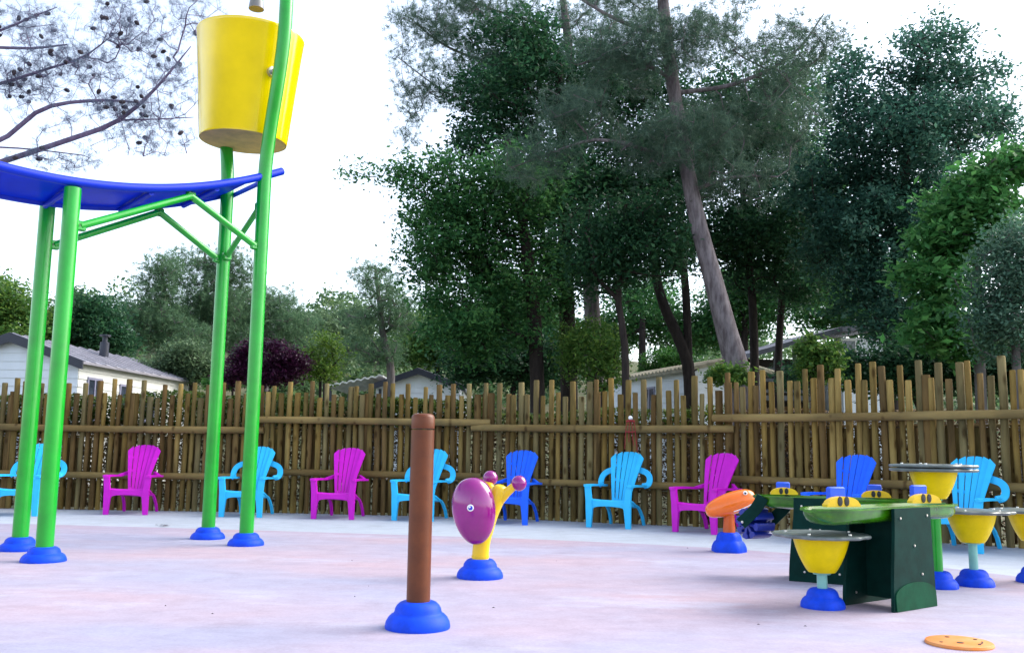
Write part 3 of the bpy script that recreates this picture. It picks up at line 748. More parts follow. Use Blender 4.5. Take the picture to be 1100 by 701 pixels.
BM = [board_mesh(i) for i in range(3)]
SECT = [(1.235, .53, 1.97, 1.77, 0.115, 'long bamboo-style fence section on the left, behind the green poles'),
        (1.40, .61, 1.97, 1.80, 0.115, 'stepped-up wooden fence section behind the brown post'),
        (1.315, .545, 2.02, 1.82, 0.112, 'lower wooden fence section behind the light blue chair, with the red cord on its rail'),
        (1.462, .655, 2.10, 1.93, 0.108, 'tallest wooden fence section, behind the water table on the right')]
for k, (zr, zl, zt, zs, sp, label) in enumerate(SECT):
    a = Vector((*FENCE[k], 0)); b = Vector((*FENCE[k + 1], 0)); d = (b - a); L = d.length; d.normalize(); yaw = math.atan2(d.y, d.x)
    t = empty('fence_section', a, label, 'fence', 'fence sections round the splash pad', yaw)
    nper = int(L / sp); tall = True
    for i in range(nper):
        me = rf_.choice(PM)
        o = bpy.data.objects.new('picket', me); col.objects.link(o); o.parent = t
        x = (i + .5) * L / nper + rf_.uniform(-.018, .018)
        hgt = (zt if tall else zs) + rf_.uniform(-.05, .04)
        if rf_.random() < .85: tall = not tall
        kk = rf_.uniform(.78, 1.04)
        o.location = (x, .075 + rf_.uniform(-.01, .012) + (.0 if i % 3 else .012), 0.0); o.scale = (kk, kk, hgt / 1.812)
        o.rotation_euler = (rf_.uniform(-.008, .008), rf_.uniform(-.009, .009), rf_.uniform(0, 6))
    nb = int(L / .165)
    for i in range(nb):
        for (z0, z1) in ((zl + .03, zr - .135), (.03, zl - .12)):
            o = bpy.data.objects.new('half_log', rf_.choice(BM)); col.objects.link(o); o.parent = t
            kw = rf_.uniform(.8, 1.15)
            o.location = ((i + .5) * L / nb + rf_.uniform(-.02, .02), .165 + rf_.uniform(0, .015), z0); o.scale = (kw, 1, (z1 - z0) / 1.0)
    ext = .18
    for z, e0, e1, r in ((zr, .12, .16, .052), (zl, .05, .03, .05)):
        q = MB(); xs = np.linspace(-e0, L + e1, 9)
        q.tube([(x, -.012 + .004 * math.sin(x * 2.1), z + .006 * math.sin(x * 1.3 + k)) for x in xs], [r * rf_.uniform(.95, 1.05) for _ in xs], 14); q.build('rail', WOOD_RAIL, t)
    for z in (zr - .115, zl - .105):
        q = MB(); q.box((L / 2, .135, z), (L - .04, .035, .03), bev=.006); q.build('backing_strip', WOOD_BACK, t)
    for x in np.linspace(.05, L - .05, max(2, int(L / 1.75) + 1)):
        q = MB(); q.tube([(x, .10, 0), (x, .10, 1.0), (x, .10, zs + .02)], [.055, .053, .052], 14); q.build('post', WOODS[3], t)

# red cord with a white float knotted on the rail
p = at(676.5, 456, 13.09)
rc = empty('float_cord', p, 'dark red knotted cord with a small white float hanging on the fence rail', 'cord')
q = MB()
for dx, l in ((-.055, .42), (-.018, .30), (.02, .36), (.055, .46)):
    q.tube(spline([(dx * .4, -.06, .07), (dx, -.085, .0), (dx * 1.25, -.075, -.12), (dx * 1.6 + .01, -.06, -l * .8)], 5), .0055, 6)
q.tube([(-.075, -.085, -.095), (0, -.092, -.105), (.075, -.085, -.095)], .008, 6)
q.tube([(-.06, -.075, .045), (0, -.088, .055), (.06, -.075, .045)], .014, 6)
q.build('cord', M['red_cord'], rc)
q = MB(); q.lathe([(.030 * math.sin(a), -.030 * math.cos(a)) for a in np.linspace(0, PI, 11)], (0, -.075, .095), 16); q.build('float', M['white'], rc)


# ------------------------------------------------------------------ vegetation
def quick_mesh(name, co, k, m, parent=None):
    "co: (n, k, 3) polygon soup"
    n = co.shape[0]; me = bpy.data.meshes.new(name)
    me.vertices.add(n * k); me.vertices.foreach_set('co', co.reshape(-1).astype(np.float32))
    me.loops.add(n * k); me.loops.foreach_set('vertex_index', np.arange(n * k, dtype=np.int32))
    me.polygons.add(n); me.polygons.foreach_set('loop_start', np.arange(0, n * k, k, dtype=np.int32))
    me.update(calc_edges=True); me.materials.append(m)
    o = bpy.data.objects.new(name, me); col.objects.link(o)
    if parent: o.parent = parent
    return o


DENS = 2.6


def unit(v): return v / np.maximum(1e-9, np.linalg.norm(v, axis=-1, keepdims=True))


def leaf_quads(rng, c, size, aspect=.5, flat=.6):
    n = len(c); a = unit(rng.normal(size=(n, 3)) * (1, 1, .6)); nn = rng.normal(size=(n, 3)); nn[:, 2] += flat * 1.5 * np.sign(nn[:, 2])
    b = unit(np.cross(nn, a)); s = (size * rng.uniform(.4, 1.5, n))[:, None]
    fold = np.cross(a, b) * s * .18
    return np.stack([c - a * s, c - b * s * aspect + fold, c + a * s, c + b * s * aspect + fold], 1)


def needle_tris(rng, c, d, length, width, per, cone=.9):
    n = len(c); C = np.repeat(c, per, 0); D = np.repeat(d, per, 0)
    dd = unit(D * (1 - .5 * cone) + rng.normal(size=C.shape) * cone * .75)
    s = unit(np.cross(dd, rng.normal(size=C.shape))) * width * .5
    l = (length * rng.uniform(.6, 1.15, len(C)))[:, None]
    st = C + rng.normal(size=C.shape) * length * .12
    return np.stack([st - s, st + s, st + dd * l], 1)


def tree(name, label, cat, base, trunk, blobs, natt, leaf, bark, group=None, seed=0, kind='broad', lsize=.055, per=70, spread=.30, limbs=(), cones=0, tip=.010, needle=(.13, .009, 16), rise=.06, tfrac=.5, flatten=.7):
    """trunk: [(point, radius)]; blobs: [(centre, (rx, ry, rz), weight)]"""
    rng = np.random.default_rng(seed)
    base = Vector(base); t = empty(name, base, label, cat, group); bo = np.array(base)
    P = []; PAR = []; RAD = []; chains = []

    def poly(pts, parent):
        idx = [parent] if parent >= 0 else []
        for p, r in pts:
            P.append(np.array(p, float)); PAR.append(idx[-1] if idx else -1); RAD.append(r); idx.append(len(P) - 1)
        chains.append(idx)

    def resample(pr, step):
        pts = [Vector(p) for p, _ in pr]; sp = spline(pts, 6); n = len(sp); rr = np.interp(np.linspace(0, len(pr) - 1, n), range(len(pr)), [r for _, r in pr])
        out = [(sp[0], rr[0])]
        for i in range(1, n):
            if (sp[i] - out[-1][0]).length > step or i == n - 1: out.append((sp[i], rr[i]))
        return out
    poly(resample(trunk, .35), -1)
    for lb in limbs:
        rs = resample(lb, .2); q = np.array(rs[0][0]); A = np.array(P); j = int(np.argmin(((A - q) ** 2).sum(1))); poly(rs, j)
    fixed = len(P)
    w = np.array([b[2] if len(b) > 2 else b[1][0] * b[1][1] * b[1][2] for b in blobs], float); w /= w.sum()
    pick = rng.choice(len(blobs), natt, p=w)
    dirs = unit(rng.normal(size=(natt, 3))); rad = rng.random(natt) ** .42
    pts = np.array([np.array(blobs[k][0]) for k in pick]) + dirs * rad[:, None] * np.array([np.array(blobs[k][1]) for k in pick])
    A = np.array(P)
    dist = np.sqrt(((pts[:, None, :] - A[None]) ** 2).sum(2)).min(1); pts = pts[np.argsort(dist)]
    cap = 20000; NA = np.zeros((cap, 3)); n = len(P); NA[:n] = A
    tips = []; tdirs = []
    for p in pts:
        dv = p - NA[:n]; ds = np.sqrt((dv ** 2).sum(1)) + .55 * np.maximum(0, NA[:n, 2] - p[2] + .1)
        ds[0:2] += 3
        j = int(np.argmin(ds)); q = NA[j]; L = float(np.linalg.norm(p - q)); k = max(1, min(6, int(L / .35)))
        idx = [j]
        pj = PAR[j]
        pd = unit(q - P[pj]) if pj >= 0 else np.array((0, 0, 1.))
        k = max(2, k) if L > .25 else 1
        ctl = q + pd * L * .42 + (p - q) * .12
        for m_ in range(1, k + 1):
            f = m_ / k; x = q * (1 - f) ** 2 + ctl * (2 * f * (1 - f)) + p * f * f
            if m_ < k: x = x + rng.normal(size=3) * L * .045
            x = x + np.array((0, 0, math.sin(PI * f) * L * rise))
            P.append(x); PAR.append(idx[-1]); RAD.append(0); NA[n] = x; n += 1; idx.append(n - 1)
        chains.append(idx)
        dr = unit(P[idx[-1]] - P[idx[-2]]); steps = max(1, int(len(idx) * tfrac))
        for ii in idx[-steps:]: tips.append(P[ii]); tdirs.append(dr)
    acc = np.zeros(n)
    for i in range(n - 1, -1, -1):
        r = max(acc[i], tip ** 2.1) ** (1 / 2.1)
        if i < fixed: r = RAD[i]
        elif PAR[i] >= 0 and PAR[i] < fixed: r = min(r, RAD[PAR[i]] * .7)
        RAD[i] = r
        if PAR[i] >= 0: acc[PAR[i]] += r ** 2.1
    q = MB()
    for ci, idx in enumerate(chains):
        if len(idx) < 2: continue
        rr = [RAD[i] for i in idx]
        if ci > len(limbs): rr[0] = min(rr[0], rr[1] * 1.25)
        elif ci > 0: rr[0] = rr[1]
        q.tube([P[i] - bo for i in idx], rr, 12 if ci == 0 else (8 if ci <= len(limbs) else 5), cap=False)
    q.build('trunk', bark, t)
    tips = np.array(tips); tdirs = np.array(tdirs)
    if kind == 'pine':
        nl, nw, npn = needle
        tc = np.repeat(tips, per, 0) + rng.normal(size=(len(tips) * per, 3)) * np.array((spread, spread, spread * flatten))
        td = unit(np.repeat(tdirs, per, 0) + rng.normal(size=tc.shape) * .7 + (0, 0, .25))
        co = needle_tris(rng, tc, td, nl, nw, npn)
        quick_mesh('crown', co - bo, 3, leaf, t)
    else:
        per = int(per * DENS * .9); spread = spread * .66; tc = np.repeat(tips, per, 0) + rng.normal(size=(len(tips) * per, 3)) * np.array((spread, spread, spread * flatten))
        co = leaf_quads(rng, tc, lsize * .86)
        quick_mesh('crown', co - bo, 4, leaf, t)
    if cones:
        cq = MB(); cq.lathe([(.0, -.045), (.018, -.04), (.028, -.015), (.026, .012), (.012, .036), (0, .042)], n=8); c0 = cq.build('pine_cone', M['cone'], t)
        sel = rng.choice(len(tips), cones, replace=False)
        for ii, s_ in enumerate(sel):
            o = c0 if ii == 0 else c0.copy()
            if ii: col.objects.link(o)
            o.parent = t; o.location = tips[s_] - bo + rng.normal(size=3) * .012; o.rotation_euler = rng.uniform(0, 6, 3)
    return t


def blob(px, py, rx, ry, d, dr=None, w=None):
    c = at(px, py, d); k = d / 1000
    r = (rx * k, dr if dr else max(rx, ry) * k * .9, ry * k)
    return (c, r) if w is None else (c, r, w)


def tr(d, *pts):
    "trunk or limb from surveyed (px, py, radius[, d])"
    return [(at(p[0], p[1], p[3] if len(p) > 3 else d), p[2]) for p in pts]


def foot(px, d):
    p = at(px, 480, d); return Vector((p.x, p.y, -.03))


def trunk_from(px, d, *pts):
    f = foot(px, d); first = pts[0][2]
    return f, [(f, first * 1.15)] + tr(d, *pts)


# -- the dense group of oaks and pines behind the fence
def oak(px, d, pts, blobs, natt, leaf, label, seed, bark='bark_dark', name='oak_tree', cat='tree', group='oaks and pines behind the fence', **kw):
    f, tk = trunk_from(px, d, *pts)
    return tree(name, label, cat, f, tk, blobs, natt, M[leaf], M[bark], group, seed, **kw)


oak(578, 20, [(577, 410, .16), (572, 320, .15), (560, 230, .11), (545, 150, .06)],
    [blob(492, 300, 62, 70, 20, 1.5), blob(470, 215, 55, 45, 20, 1.4), blob(560, 300, 62, 60, 20.5, 1.6), blob(545, 215, 70, 55, 20, 1.7), blob(515, 355, 62, 36, 19.6, 1.3), blob(405, 190, 42, 16, 19.6, .6), blob(455, 265, 35, 32, 19.4, .8)],
    330, 'oak', 'dense oak whose leafy limbs reach out toward the small white gable and the bare sky', 31, per=62, lsize=.062, spread=.33)
oak(612, 21.5, [(611, 410, .2), (608, 300, .18), (604, 180, .13), (600, 60, .08)],
    [blob(600, 190, 70, 60, 21.5, 1.7), blob(545, 110, 62, 50, 21.5, 1.6), blob(630, 280, 60, 50, 21.5, 1.6), blob(620, 90, 70, 55, 22, 1.7), blob(560, 55, 60, 45, 22, 1.4), blob(660, 210, 50, 60, 22, 1.6), blob(500, 150, 40, 36, 21, 1)],
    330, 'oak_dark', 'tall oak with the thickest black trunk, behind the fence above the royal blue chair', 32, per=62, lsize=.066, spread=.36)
oak(672, 18, [(672, 405, .075), (670, 360, .07), (664, 320, .062), (668, 270, .05), (672, 220, .035)],
    [blob(695, 275, 55, 32, 18, 1.2), blob(650, 285, 45, 26, 18, 1), blob(700, 240, 52, 40, 18.3, 1.2), blob(640, 245, 40, 36, 18, 1)],
    190, 'oak_dark', 'slim dark oak with a slightly crooked stem standing above the red cord on the fence', 33, per=40, lsize=.056, spread=.30, limbs=[tr(18, (664, 322, .05), (640, 295, .035), (625, 265, .02))])
oak(742, 22.5, [(741, 410, .15), (732, 370, .14), (712, 325, .12), (700, 270, .1), (694, 200, .07)],
    [blob(720, 180, 60, 60, 22.5, 1.8), blob(690, 110, 60, 50, 22.5, 1.6), blob(760, 250, 50, 45, 23, 1.6), blob(660, 160, 40, 45, 22.5, 1.4), blob(770, 130, 55, 60, 23, 1.7)],
    260, 'oak_dark', 'dark oak with a forked trunk bending to the left behind the leaning pine', 34, per=56, lsize=.066, spread=.36,
    limbs=[tr(22.5, (740, 395, .1), (737, 320, .1), (731, 240, .08), (730, 170, .05))])
oak(812, 23, [(811, 410, .11), (808, 320, .1), (800, 240, .08), (795, 150, .05)],
    [blob(815, 250, 58, 55, 23, 1.7), blob(805, 160, 60, 55, 23, 1.7), blob(835, 310, 40, 20, 22.6, 1.2)],
    230, 'oak_dark', 'narrow dark oak immediately right of the leaning pine trunk', 35, per=58, lsize=.066, spread=.36)
oak(838, 24.5, [(836, 410, .1), (840, 320, .09), (850, 240, .08), (855, 160, .05)],
    [blob(890, 250, 50, 60, 24.5, 1.8), blob(870, 270, 55, 60, 24.5, 1.8), blob(860, 180, 50, 60, 24.5, 1.7), blob(890, 315, 40, 20, 24, 1.5), blob(850, 100, 45, 45, 24.5, 1.5)],
    240, 'oak', 'oak with a thin straight trunk rising over the grey porch', 36, per=56, lsize=.07, spread=.38)
oak(960, 20, [(958, 405, .15), (960, 330, .14), (968, 240, .12), (975, 150, .08), (985, 70, .04)],
    [blob(950, 160, 62, 66, 20, 1.7), blob(920, 260, 55, 58, 20, 1.6), blob(1010, 130, 55, 62, 20.3, 1.6), blob(1000, 55, 42, 36, 20.3, 1), blob(1055, 110, 34, 40, 20.3, 1), blob(905, 120, 36, 40, 20, 1.1), blob(980, 290, 50, 60, 20, 1.5), blob(985, 340, 45, 36, 19.6, 1.2), blob(925, 320, 40, 18, 19.6, 1), blob(945, 352, 30, 16, 19.4, .9), blob(1080, 135, 24, 26, 20.3, .7), blob(960, 80, 40, 36, 20, .9), blob(960, 225, 60, 40, 20, 1.5), blob(1005, 220, 50, 40, 20.3, 1.5), blob(880, 190, 40, 50, 20.5, 1.4), blob(900, 85, 30, 36, 20.3, .9)],
    560, 'oak_blue', 'broad tall oak with bluish leaves standing alone against the sky on the right', 37, per=60, lsize=.062, spread=.33)
oak(1055, 15.2, [(1053, 405, .09), (1050, 320, .08), (1048, 250, .05)],
    [blob(1022, 218, 22, 26, 15.2, .6), blob(1052, 192, 24, 24, 15.2, .6), blob(1000, 255, 20, 18, 15.1, .5), blob(1030, 265, 30, 24, 15.4, .7), blob(988, 300, 18, 22, 15, .5), blob(1018, 318, 26, 26, 15, .6), blob(1060, 250, 34, 34, 15.4, .8), blob(1095, 180, 26, 26, 15.2, .6), blob(996, 352, 24, 24, 15, .6), blob(1040, 360, 36, 24, 15, .7), blob(1075, 222, 22, 18, 15.1, .5)],
    210, 'fig', 'fresh bright green big-leaved tree at the right, in front of the bluish oak', 38, name='fig_tree', per=34, lsize=.08, spread=.24, group=None, bark='bark_grey')
oak(1092, 12.9, [(1092, 400, .06), (1090, 340, .05), (1086, 290, .03)],
    [blob(1082, 300, 36, 45, 12.9, .6), blob(1072, 350, 40, 36, 12.9, .6), blob(1105, 260, 36, 40, 12.9, .6), blob(1110, 340, 40, 50, 13, .6)],
    200, 'olive', 'silvery olive tree overhanging the right end of the fence', 39, name='olive_tree', per=48, lsize=.036, spread=.20, group=None, bark='bark_grey')

# leaning pine with the pale trunk
f, tk = trunk_from(800, 17, (796, 418, .235), (783, 365, .20), (766, 300, .175), (750, 240, .155), (736, 170, .135), (722, 85, .125), (712, 0, .11), (704, -80, .08), (700, -150, .04))
L17 = lambda *p: tr(17, *p)
tree('pine_tree', 'leaning pine with a thick pale grey-violet trunk and wispy needles above the oaks', 'tree', f, tk,
     [blob(800, 110, 75, 45, 17, 1.6), blob(850, 60, 60, 35, 17, 1.3), blob(780, 40, 60, 40, 17.4, 1.4), blob(670, 60, 70, 40, 17, 1.5), blob(620, 120, 60, 36, 17, 1.4), blob(690, 150, 55, 30, 16.7, 1.2), blob(790, 190, 55, 26, 17, 1.2), blob(580, 170, 50, 24, 17, 1.2), blob(690, -10, 70, 30, 17, 1.4), blob(860, 140, 36, 30, 17, 1), blob(745, 150, 60, 40, 16.2, .6, .8), blob(715, 50, 55, 45, 16.3, .6, 1.3)],
     380, M['pine'], M['bark_pine'], 'oaks and pines behind the fence', 41, 'pine', per=12, spread=.17, needle=(.15, .0085, 17), tip=.007, tfrac=.75, rise=-.04,
     limbs=[L17((737, 175, .05), (690, 160, .04), (640, 150, .03), (590, 165, .02), (550, 180, .01)), L17((725, 100, .05), (790, 90, .04), (850, 60, .025), (885, 15, .012)), L17((722, 85, .05), (670, 60, .035), (620, 70, .02)),
            L17((742, 205, .045), (790, 190, .03), (835, 190, .015)), L17((716, 40, .05), (660, 20, .035), (610, -10, .02))])
f, tk = trunk_from(640, 23.5, (639, 410, .22), (634, 300, .2), (625, 180, .16), (612, 60, .12), (600, -40, .06))
L23 = lambda *p: tr(23.5, *p)
tree('pine_tree', 'feathery upper pine whose thin sprays stick out to the left against the white sky', 'tree', f, tk,
     [blob(470, 45, 46, 32, 23, 1.8), blob(520, 85, 60, 40, 23, 1.9), blob(455, 100, 36, 26, 23, 1.5), blob(560, 25, 70, 40, 23.5, 2), blob(600, 100, 60, 40, 23.5, 1.8), blob(440, 25, 30, 26, 23, 1.2), blob(500, 8, 50, 30, 23, 1.6), blob(430, 150, 26, 20, 23, 1), blob(650, 30, 50, 40, 24, 1.8)],
     280, M['pine'], M['bark_pine'], 'oaks and pines behind the fence', 42, 'pine', per=13, spread=.20, needle=(.17, .010, 15), tip=.008, tfrac=.75, rise=-.02,
     limbs=[L23((612, 70, .06), (540, 70, .045), (480, 50, .03), (435, 15, .012)), L23((618, 120, .06), (560, 120, .04), (490, 105, .025), (425, 60, .01)), L23((608, 30, .05), (560, 20, .04), (500, 0, .02))])

for i, (px, blobs_) in enumerate([(560, [blob(560, 340, 50, 40, 36, 2.2), blob(600, 370, 40, 24, 36, 2)]), (690, [blob(690, 330, 46, 36, 38, 2.4), blob(730, 355, 36, 26, 38, 2), blob(650, 360, 36, 24, 38, 2)]), (800, [blob(800, 320, 50, 40, 37, 2.4), blob(770, 350, 40, 26, 37, 2)]), (900, [blob(890, 310, 60, 50, 34, 2.4), blob(930, 350, 50, 30, 34, 2)])]):
    oak(px, 36, [(px, 400, .16), (px, 340, .1)], blobs_, 150, 'oak', ['rounded oak deep in the shade left of the thick black trunk', 'mid green oak seen far between the slim trunk and the forked trunk', 'distant oak behind the leaning pine trunk', 'distant oak between the porch house and the bluish oak'][i], 130 + i, name='garden_tree', group='oaks standing deep in the grove', per=50, lsize=.10, spread=.5)

# pine hanging over from the left
f = foot(-170, 13); tk = [(f, .24)] + tr(13, (-168, 300, .22), (-160, 100, .18), (-150, -100, .12), (-145, -220, .06))
L12 = lambda *p: tr(12.2, *p)
tree('pine_tree', 'overhanging pine boughs with violet branches and cones beside the yellow bucket', 'tree', f, tk,
     [blob(15, 18, 50, 22, 12.2, .8, 1.1), blob(15, 85, 46, 16, 12.2, .8, 1.2), blob(140, 30, 36, 28, 12.2, .8, 1.2), blob(75, 66, 60, 14, 12.2, .8, 1.1), blob(150, 118, 55, 14, 12.2, .6, 1.0), blob(190, 85, 30, 30, 12.2, .5, .5), blob(95, 85, 115, 85, 12.2, .8, 2.6), blob(60, 172, 50, 10, 12.2, .5, .4), blob(165, 148, 50, 16, 12.2, .5, .6), blob(200, 15, 50, 18, 12.4, .8, .7)],
     1700, M['pine_blue'], M['bark_violet'], 'oaks and pines behind the fence', 43, 'pine', per=4, spread=.03, needle=(.075, .0022, 13), tip=.0022, tfrac=.7, cones=75, rise=-.03,
     limbs=[L12((-160, 190, 0.0624), (-60, 165, 0.0429), (0, 151, 0.0328), (46, 117, 0.0296), (102, 108, 0.0218), (146, 110, 0.0140)), L12((-150, 230, 0.0624), (-40, 188, 0.0429), (20, 168, 0.0374), (77, 149, 0.0343), (123, 132, 0.0312), (154, 108, 0.0250), (177, 84, 0.0172), (205, 50, 0.0062)),
            L12((77, 149, 0.0172), (110, 161, 0.0156), (154, 168, 0.0125), (218, 163, 0.0062)), L12((-150, 70, 0.0390), (-40, 52, 0.0234), (33, 52, 0.0187), (72, 48, 0.0094)), L12((-150, 90, 0.0312), (0, 33, 0.0172), (33, 19, 0.0125), (61, 8, 0.0062)),
            L12((-150, 120, 0.0390), (-20, 95, 0.0234), (51, 74, 0.0172), (90, 61, 0.0125), (123, 36, 0.0062)), L12((130, 129, 0.0156), (170, 128, 0.0101), (208, 126, 0.0055)), L12((-30, 157, 0.0156), (30, 160, 0.0109), (90, 167, 0.0070))])


# -- shrubs and hedges right behind the fence
def shrub(name, label, px, d, blobs, natt, leaf, seed, bark='bark_dark', group=None, cat='shrub', **kw):
    f = foot(px, d); tk = [(f, .05), (f + Vector((.02, 0, .7)), .04), (f + Vector((0, .02, 1.3)), .025)]
    return tree(name, label, cat, f, tk, blobs, natt, M[leaf], M[bark], group, seed, **kw)


shrub('shrub', 'dull green bush growing between the black oak trunks behind the fence', 645, 19.5, [blob(640, 385, 36, 36, 19.5, .9), blob(625, 365, 24, 24, 20, .7)], 90, 'mid_green', 51, per=50, lsize=.045, spread=.22)
shrub('shrub', 'small vivid green bush above the tiled eave of the white cabin', 715, 31, [blob(712, 390, 24, 14, 31, .9), blob(728, 384, 14, 12, 31, .7)], 60, 'bright', 52, per=60, lsize=.055, spread=.2)
shrub('shrub', 'upright bamboo-like bush in front of the grey porch', 880, 16, [blob(880, 392, 22, 22, 16, .4), blob(872, 375, 12, 16, 16, .3), blob(893, 380, 12, 16, 16, .3)], 70, 'mid_green', 53, per=34, lsize=.05, spread=.13)
shrub('shrub', 'low grassy tuft at the foot of the leaning pine', 782, 16.2, [blob(782, 402, 22, 10, 16.2, .35)], 40, 'mid_green', 54, per=30, lsize=.05, spread=.12)
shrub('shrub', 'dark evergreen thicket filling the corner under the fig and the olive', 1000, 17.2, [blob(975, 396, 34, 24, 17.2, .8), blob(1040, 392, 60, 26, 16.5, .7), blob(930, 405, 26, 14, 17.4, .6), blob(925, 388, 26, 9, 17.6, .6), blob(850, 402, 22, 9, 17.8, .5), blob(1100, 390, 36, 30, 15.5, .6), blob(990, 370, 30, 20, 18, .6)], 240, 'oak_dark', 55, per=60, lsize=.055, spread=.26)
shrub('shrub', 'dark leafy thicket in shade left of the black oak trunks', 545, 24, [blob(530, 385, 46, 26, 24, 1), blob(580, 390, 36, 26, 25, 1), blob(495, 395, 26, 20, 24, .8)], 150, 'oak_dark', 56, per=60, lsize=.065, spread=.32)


def hedge(name, label, a, b, off, z0, z1, th, n, leaf, size, seed):
    rng = np.random.default_rng(seed); a = np.array((*a, 0.)); b = np.array((*b, 0.)); d = b - a; L = np.linalg.norm(d); d /= L; nn = np.array((-d[1], d[0], 0))
    s = rng.random(n) * L; wob = .5 + .5 * np.sin(s * 2.3 + seed) * np.sin(s * .9 + 1)
    z = z0 + (z1 - z0 + .14 * (wob - .5)) * rng.random(n) ** .85
    c = a + d * s[:, None] + nn * (off + rng.normal(size=n) * th)[:, None]; c[:, 2] = z
    return leaf_quads(rng, c, size)


parts_b = []; parts_g = []
for k in range(4):
    L = math.dist(FENCE[k], FENCE[k + 1]); zr = SECT[k][0]
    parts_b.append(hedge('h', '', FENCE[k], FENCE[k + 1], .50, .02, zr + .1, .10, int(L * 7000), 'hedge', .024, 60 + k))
    if k < 3: parts_g.append(hedge('h', '', FENCE[k], FENCE[k + 1], .56, zr - .1, (1.80, 1.78, 1.62)[k], .13, int(L * (3200, 2600, 1200)[k]), 'hedge_green', .034, 70 + k))
hg = empty('hedge', (FENCE[0][0], FENCE[0][1] + .5, 0), 'dry brown hedge showing through the gaps of the wooden fence, green on top', 'hedge')
ho = np.array((FENCE[0][0], FENCE[0][1] + .5, 0))
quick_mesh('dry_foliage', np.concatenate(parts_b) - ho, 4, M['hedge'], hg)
quick_mesh('green_foliage', np.concatenate(parts_g) - ho, 4, M['hedge_green'], hg)

# -- left: garden trees and wooded slope
oak(8, 31, [(8, 400, .14), (6, 350, .1)], [blob(5, 330, 42, 30, 31, 1.6), blob(-40, 325, 50, 45, 31, 2), blob(40, 345, 26, 24, 31, 1), blob(10, 360, 50, 16, 30.5, 1)], 190, 'mid_green', 'sunny yellow-green tree behind the bungalow roof at the far left', 81, name='garden_tree', group='trees beyond the bungalow', per=60, lsize=.085, spread=.40)
oak(92, 33, [(92, 400, .14), (90, 350, .1)], [blob(95, 345, 32, 26, 33, 1.4), blob(68, 358, 30, 22, 33, 1.2), blob(115, 365, 26, 20, 32.5, 1)], 170, 'oak_dark', 'dark rounded evergreen above the ridge of the bungalow', 82, name='garden_tree', group='trees beyond the bungalow', per=66, lsize=.08, spread=.40)


def far_pine(px, d, pts, blobs, natt, label, seed, leaf='far_pine', bark='bark_grey', per=7, nd=(.26, .022, 13), spread=.28, **kw):
    f, tk = trunk_from(px, d, *pts)
    return tree('pine_tree', label, 'tree', f, tk, blobs, natt, M[leaf], M[bark], 'trees beyond the bungalow', seed, 'pine', per=per, spread=spread, needle=nd, tip=.014, tfrac=.7, **kw)


far_pine(178, 38, [(178, 400, .14), (176, 330, .1), (174, 285, .04)], [blob(178, 300, 26, 26, 38, 1.4), blob(165, 335, 36, 24, 38, 1.5), blob(190, 360, 38, 22, 38, 1.5), blob(150, 360, 26, 20, 38, 1.2)], 210, 'ragged grey-green pine between the two pairs of green poles', 83)
far_pine(226, 40, [(226, 400, .16), (222, 320, .1), (220, 268, .04)], [blob(215, 290, 30, 26, 40, 1.6), blob(240, 320, 36, 28, 40, 1.6), blob(210, 345, 36, 26, 40, 1.6), blob(250, 290, 26, 24, 40, 1.2), blob(240, 360, 36, 24, 40, 1.4)], 260, 'tallest grey-green pine of the slope, crossed by a green pole', 84)
far_pine(285, 42, [(285, 400, .14), (284, 340, .09), (282, 300, .04)], [blob(285, 325, 34, 26, 42, 1.7), blob(300, 350, 40, 24, 42, 1.7), blob(265, 350, 30, 26, 42, 1.5)], 200, 'soft grey-green pine just above the purple-leaved plum', 85)
far_pine(412, 30, [(420, 405, .13), (413, 370, .12), (408, 330, .08), (403, 285, .03)], [blob(402, 300, 30, 20, 30, 1), blob(420, 325, 30, 18, 30, 1), blob(392, 345, 36, 14, 30, 1.1), blob(440, 345, 28, 12, 30, 1), blob(400, 375, 44, 16, 30, 1.2)], 190, 'thin pine with a pale leaning trunk rising behind the white corrugated carport', 86, per=6, nd=(.2, .014, 13), spread=.2)
oak(205, 28, [(205, 405, .06), (204, 390, .04)], [blob(205, 388, 26, 20, 28, .9), blob(170, 398, 24, 14, 28, .8), blob(225, 400, 18, 14, 28, .6), blob(190, 380, 14, 12, 28, .5)], 120, 'sage', 'pale sage-green bush beyond the far end of the bungalow', 87, name='garden_bush', cat='shrub', group=None, per=56, lsize=.055, spread=.26)
oak(282, 23, [(282, 410, .05), (280, 395, .04)], [blob(262, 390, 13, 15, 23, .5), blob(270, 378, 9, 9, 23, .4, .03), blob(304, 386, 15, 15, 23, .5), blob(296, 374, 9, 9, 23, .4, .03), blob(319, 392, 9, 9, 23, .4, .04), blob(288, 402, 32, 12, 23, .6), blob(250, 402, 12, 9, 23, .4, .04)], 140, 'plum', 'rounded purple-leaved plum bush behind the fence and a green pole', 88, name='plum_bush', cat='shrub', group=None, per=60, lsize=.045, spread=.20)
oak(344, 25, [(344, 410, .04), (343, 395, .03)], [blob(345, 398, 20, 14, 25, .6), blob(354, 374, 10, 12, 25, .4), blob(347, 362, 6, 9, 25, .3, .02), blob(364, 382, 9, 10, 25, .4), blob(332, 382, 9, 14, 25, .4), blob(326, 400, 12, 10, 25, .4)], 80, 'lime', 'yellow-green bush between the purple plum and the carport', 89, name='garden_bush', cat='shrub', group=None, per=30, lsize=.048, spread=.22)
oak(250, 26, [(250, 412, .03), (250, 408, .03)], [blob(248, 408, 16, 8, 26, .4), blob(232, 412, 10, 6, 26, .3)], 40, 'bright', 'low bright green bush at the foot of the purple plum', 90, name='garden_bush', cat='shrub', group=None, per=40, lsize=.045, spread=.14)
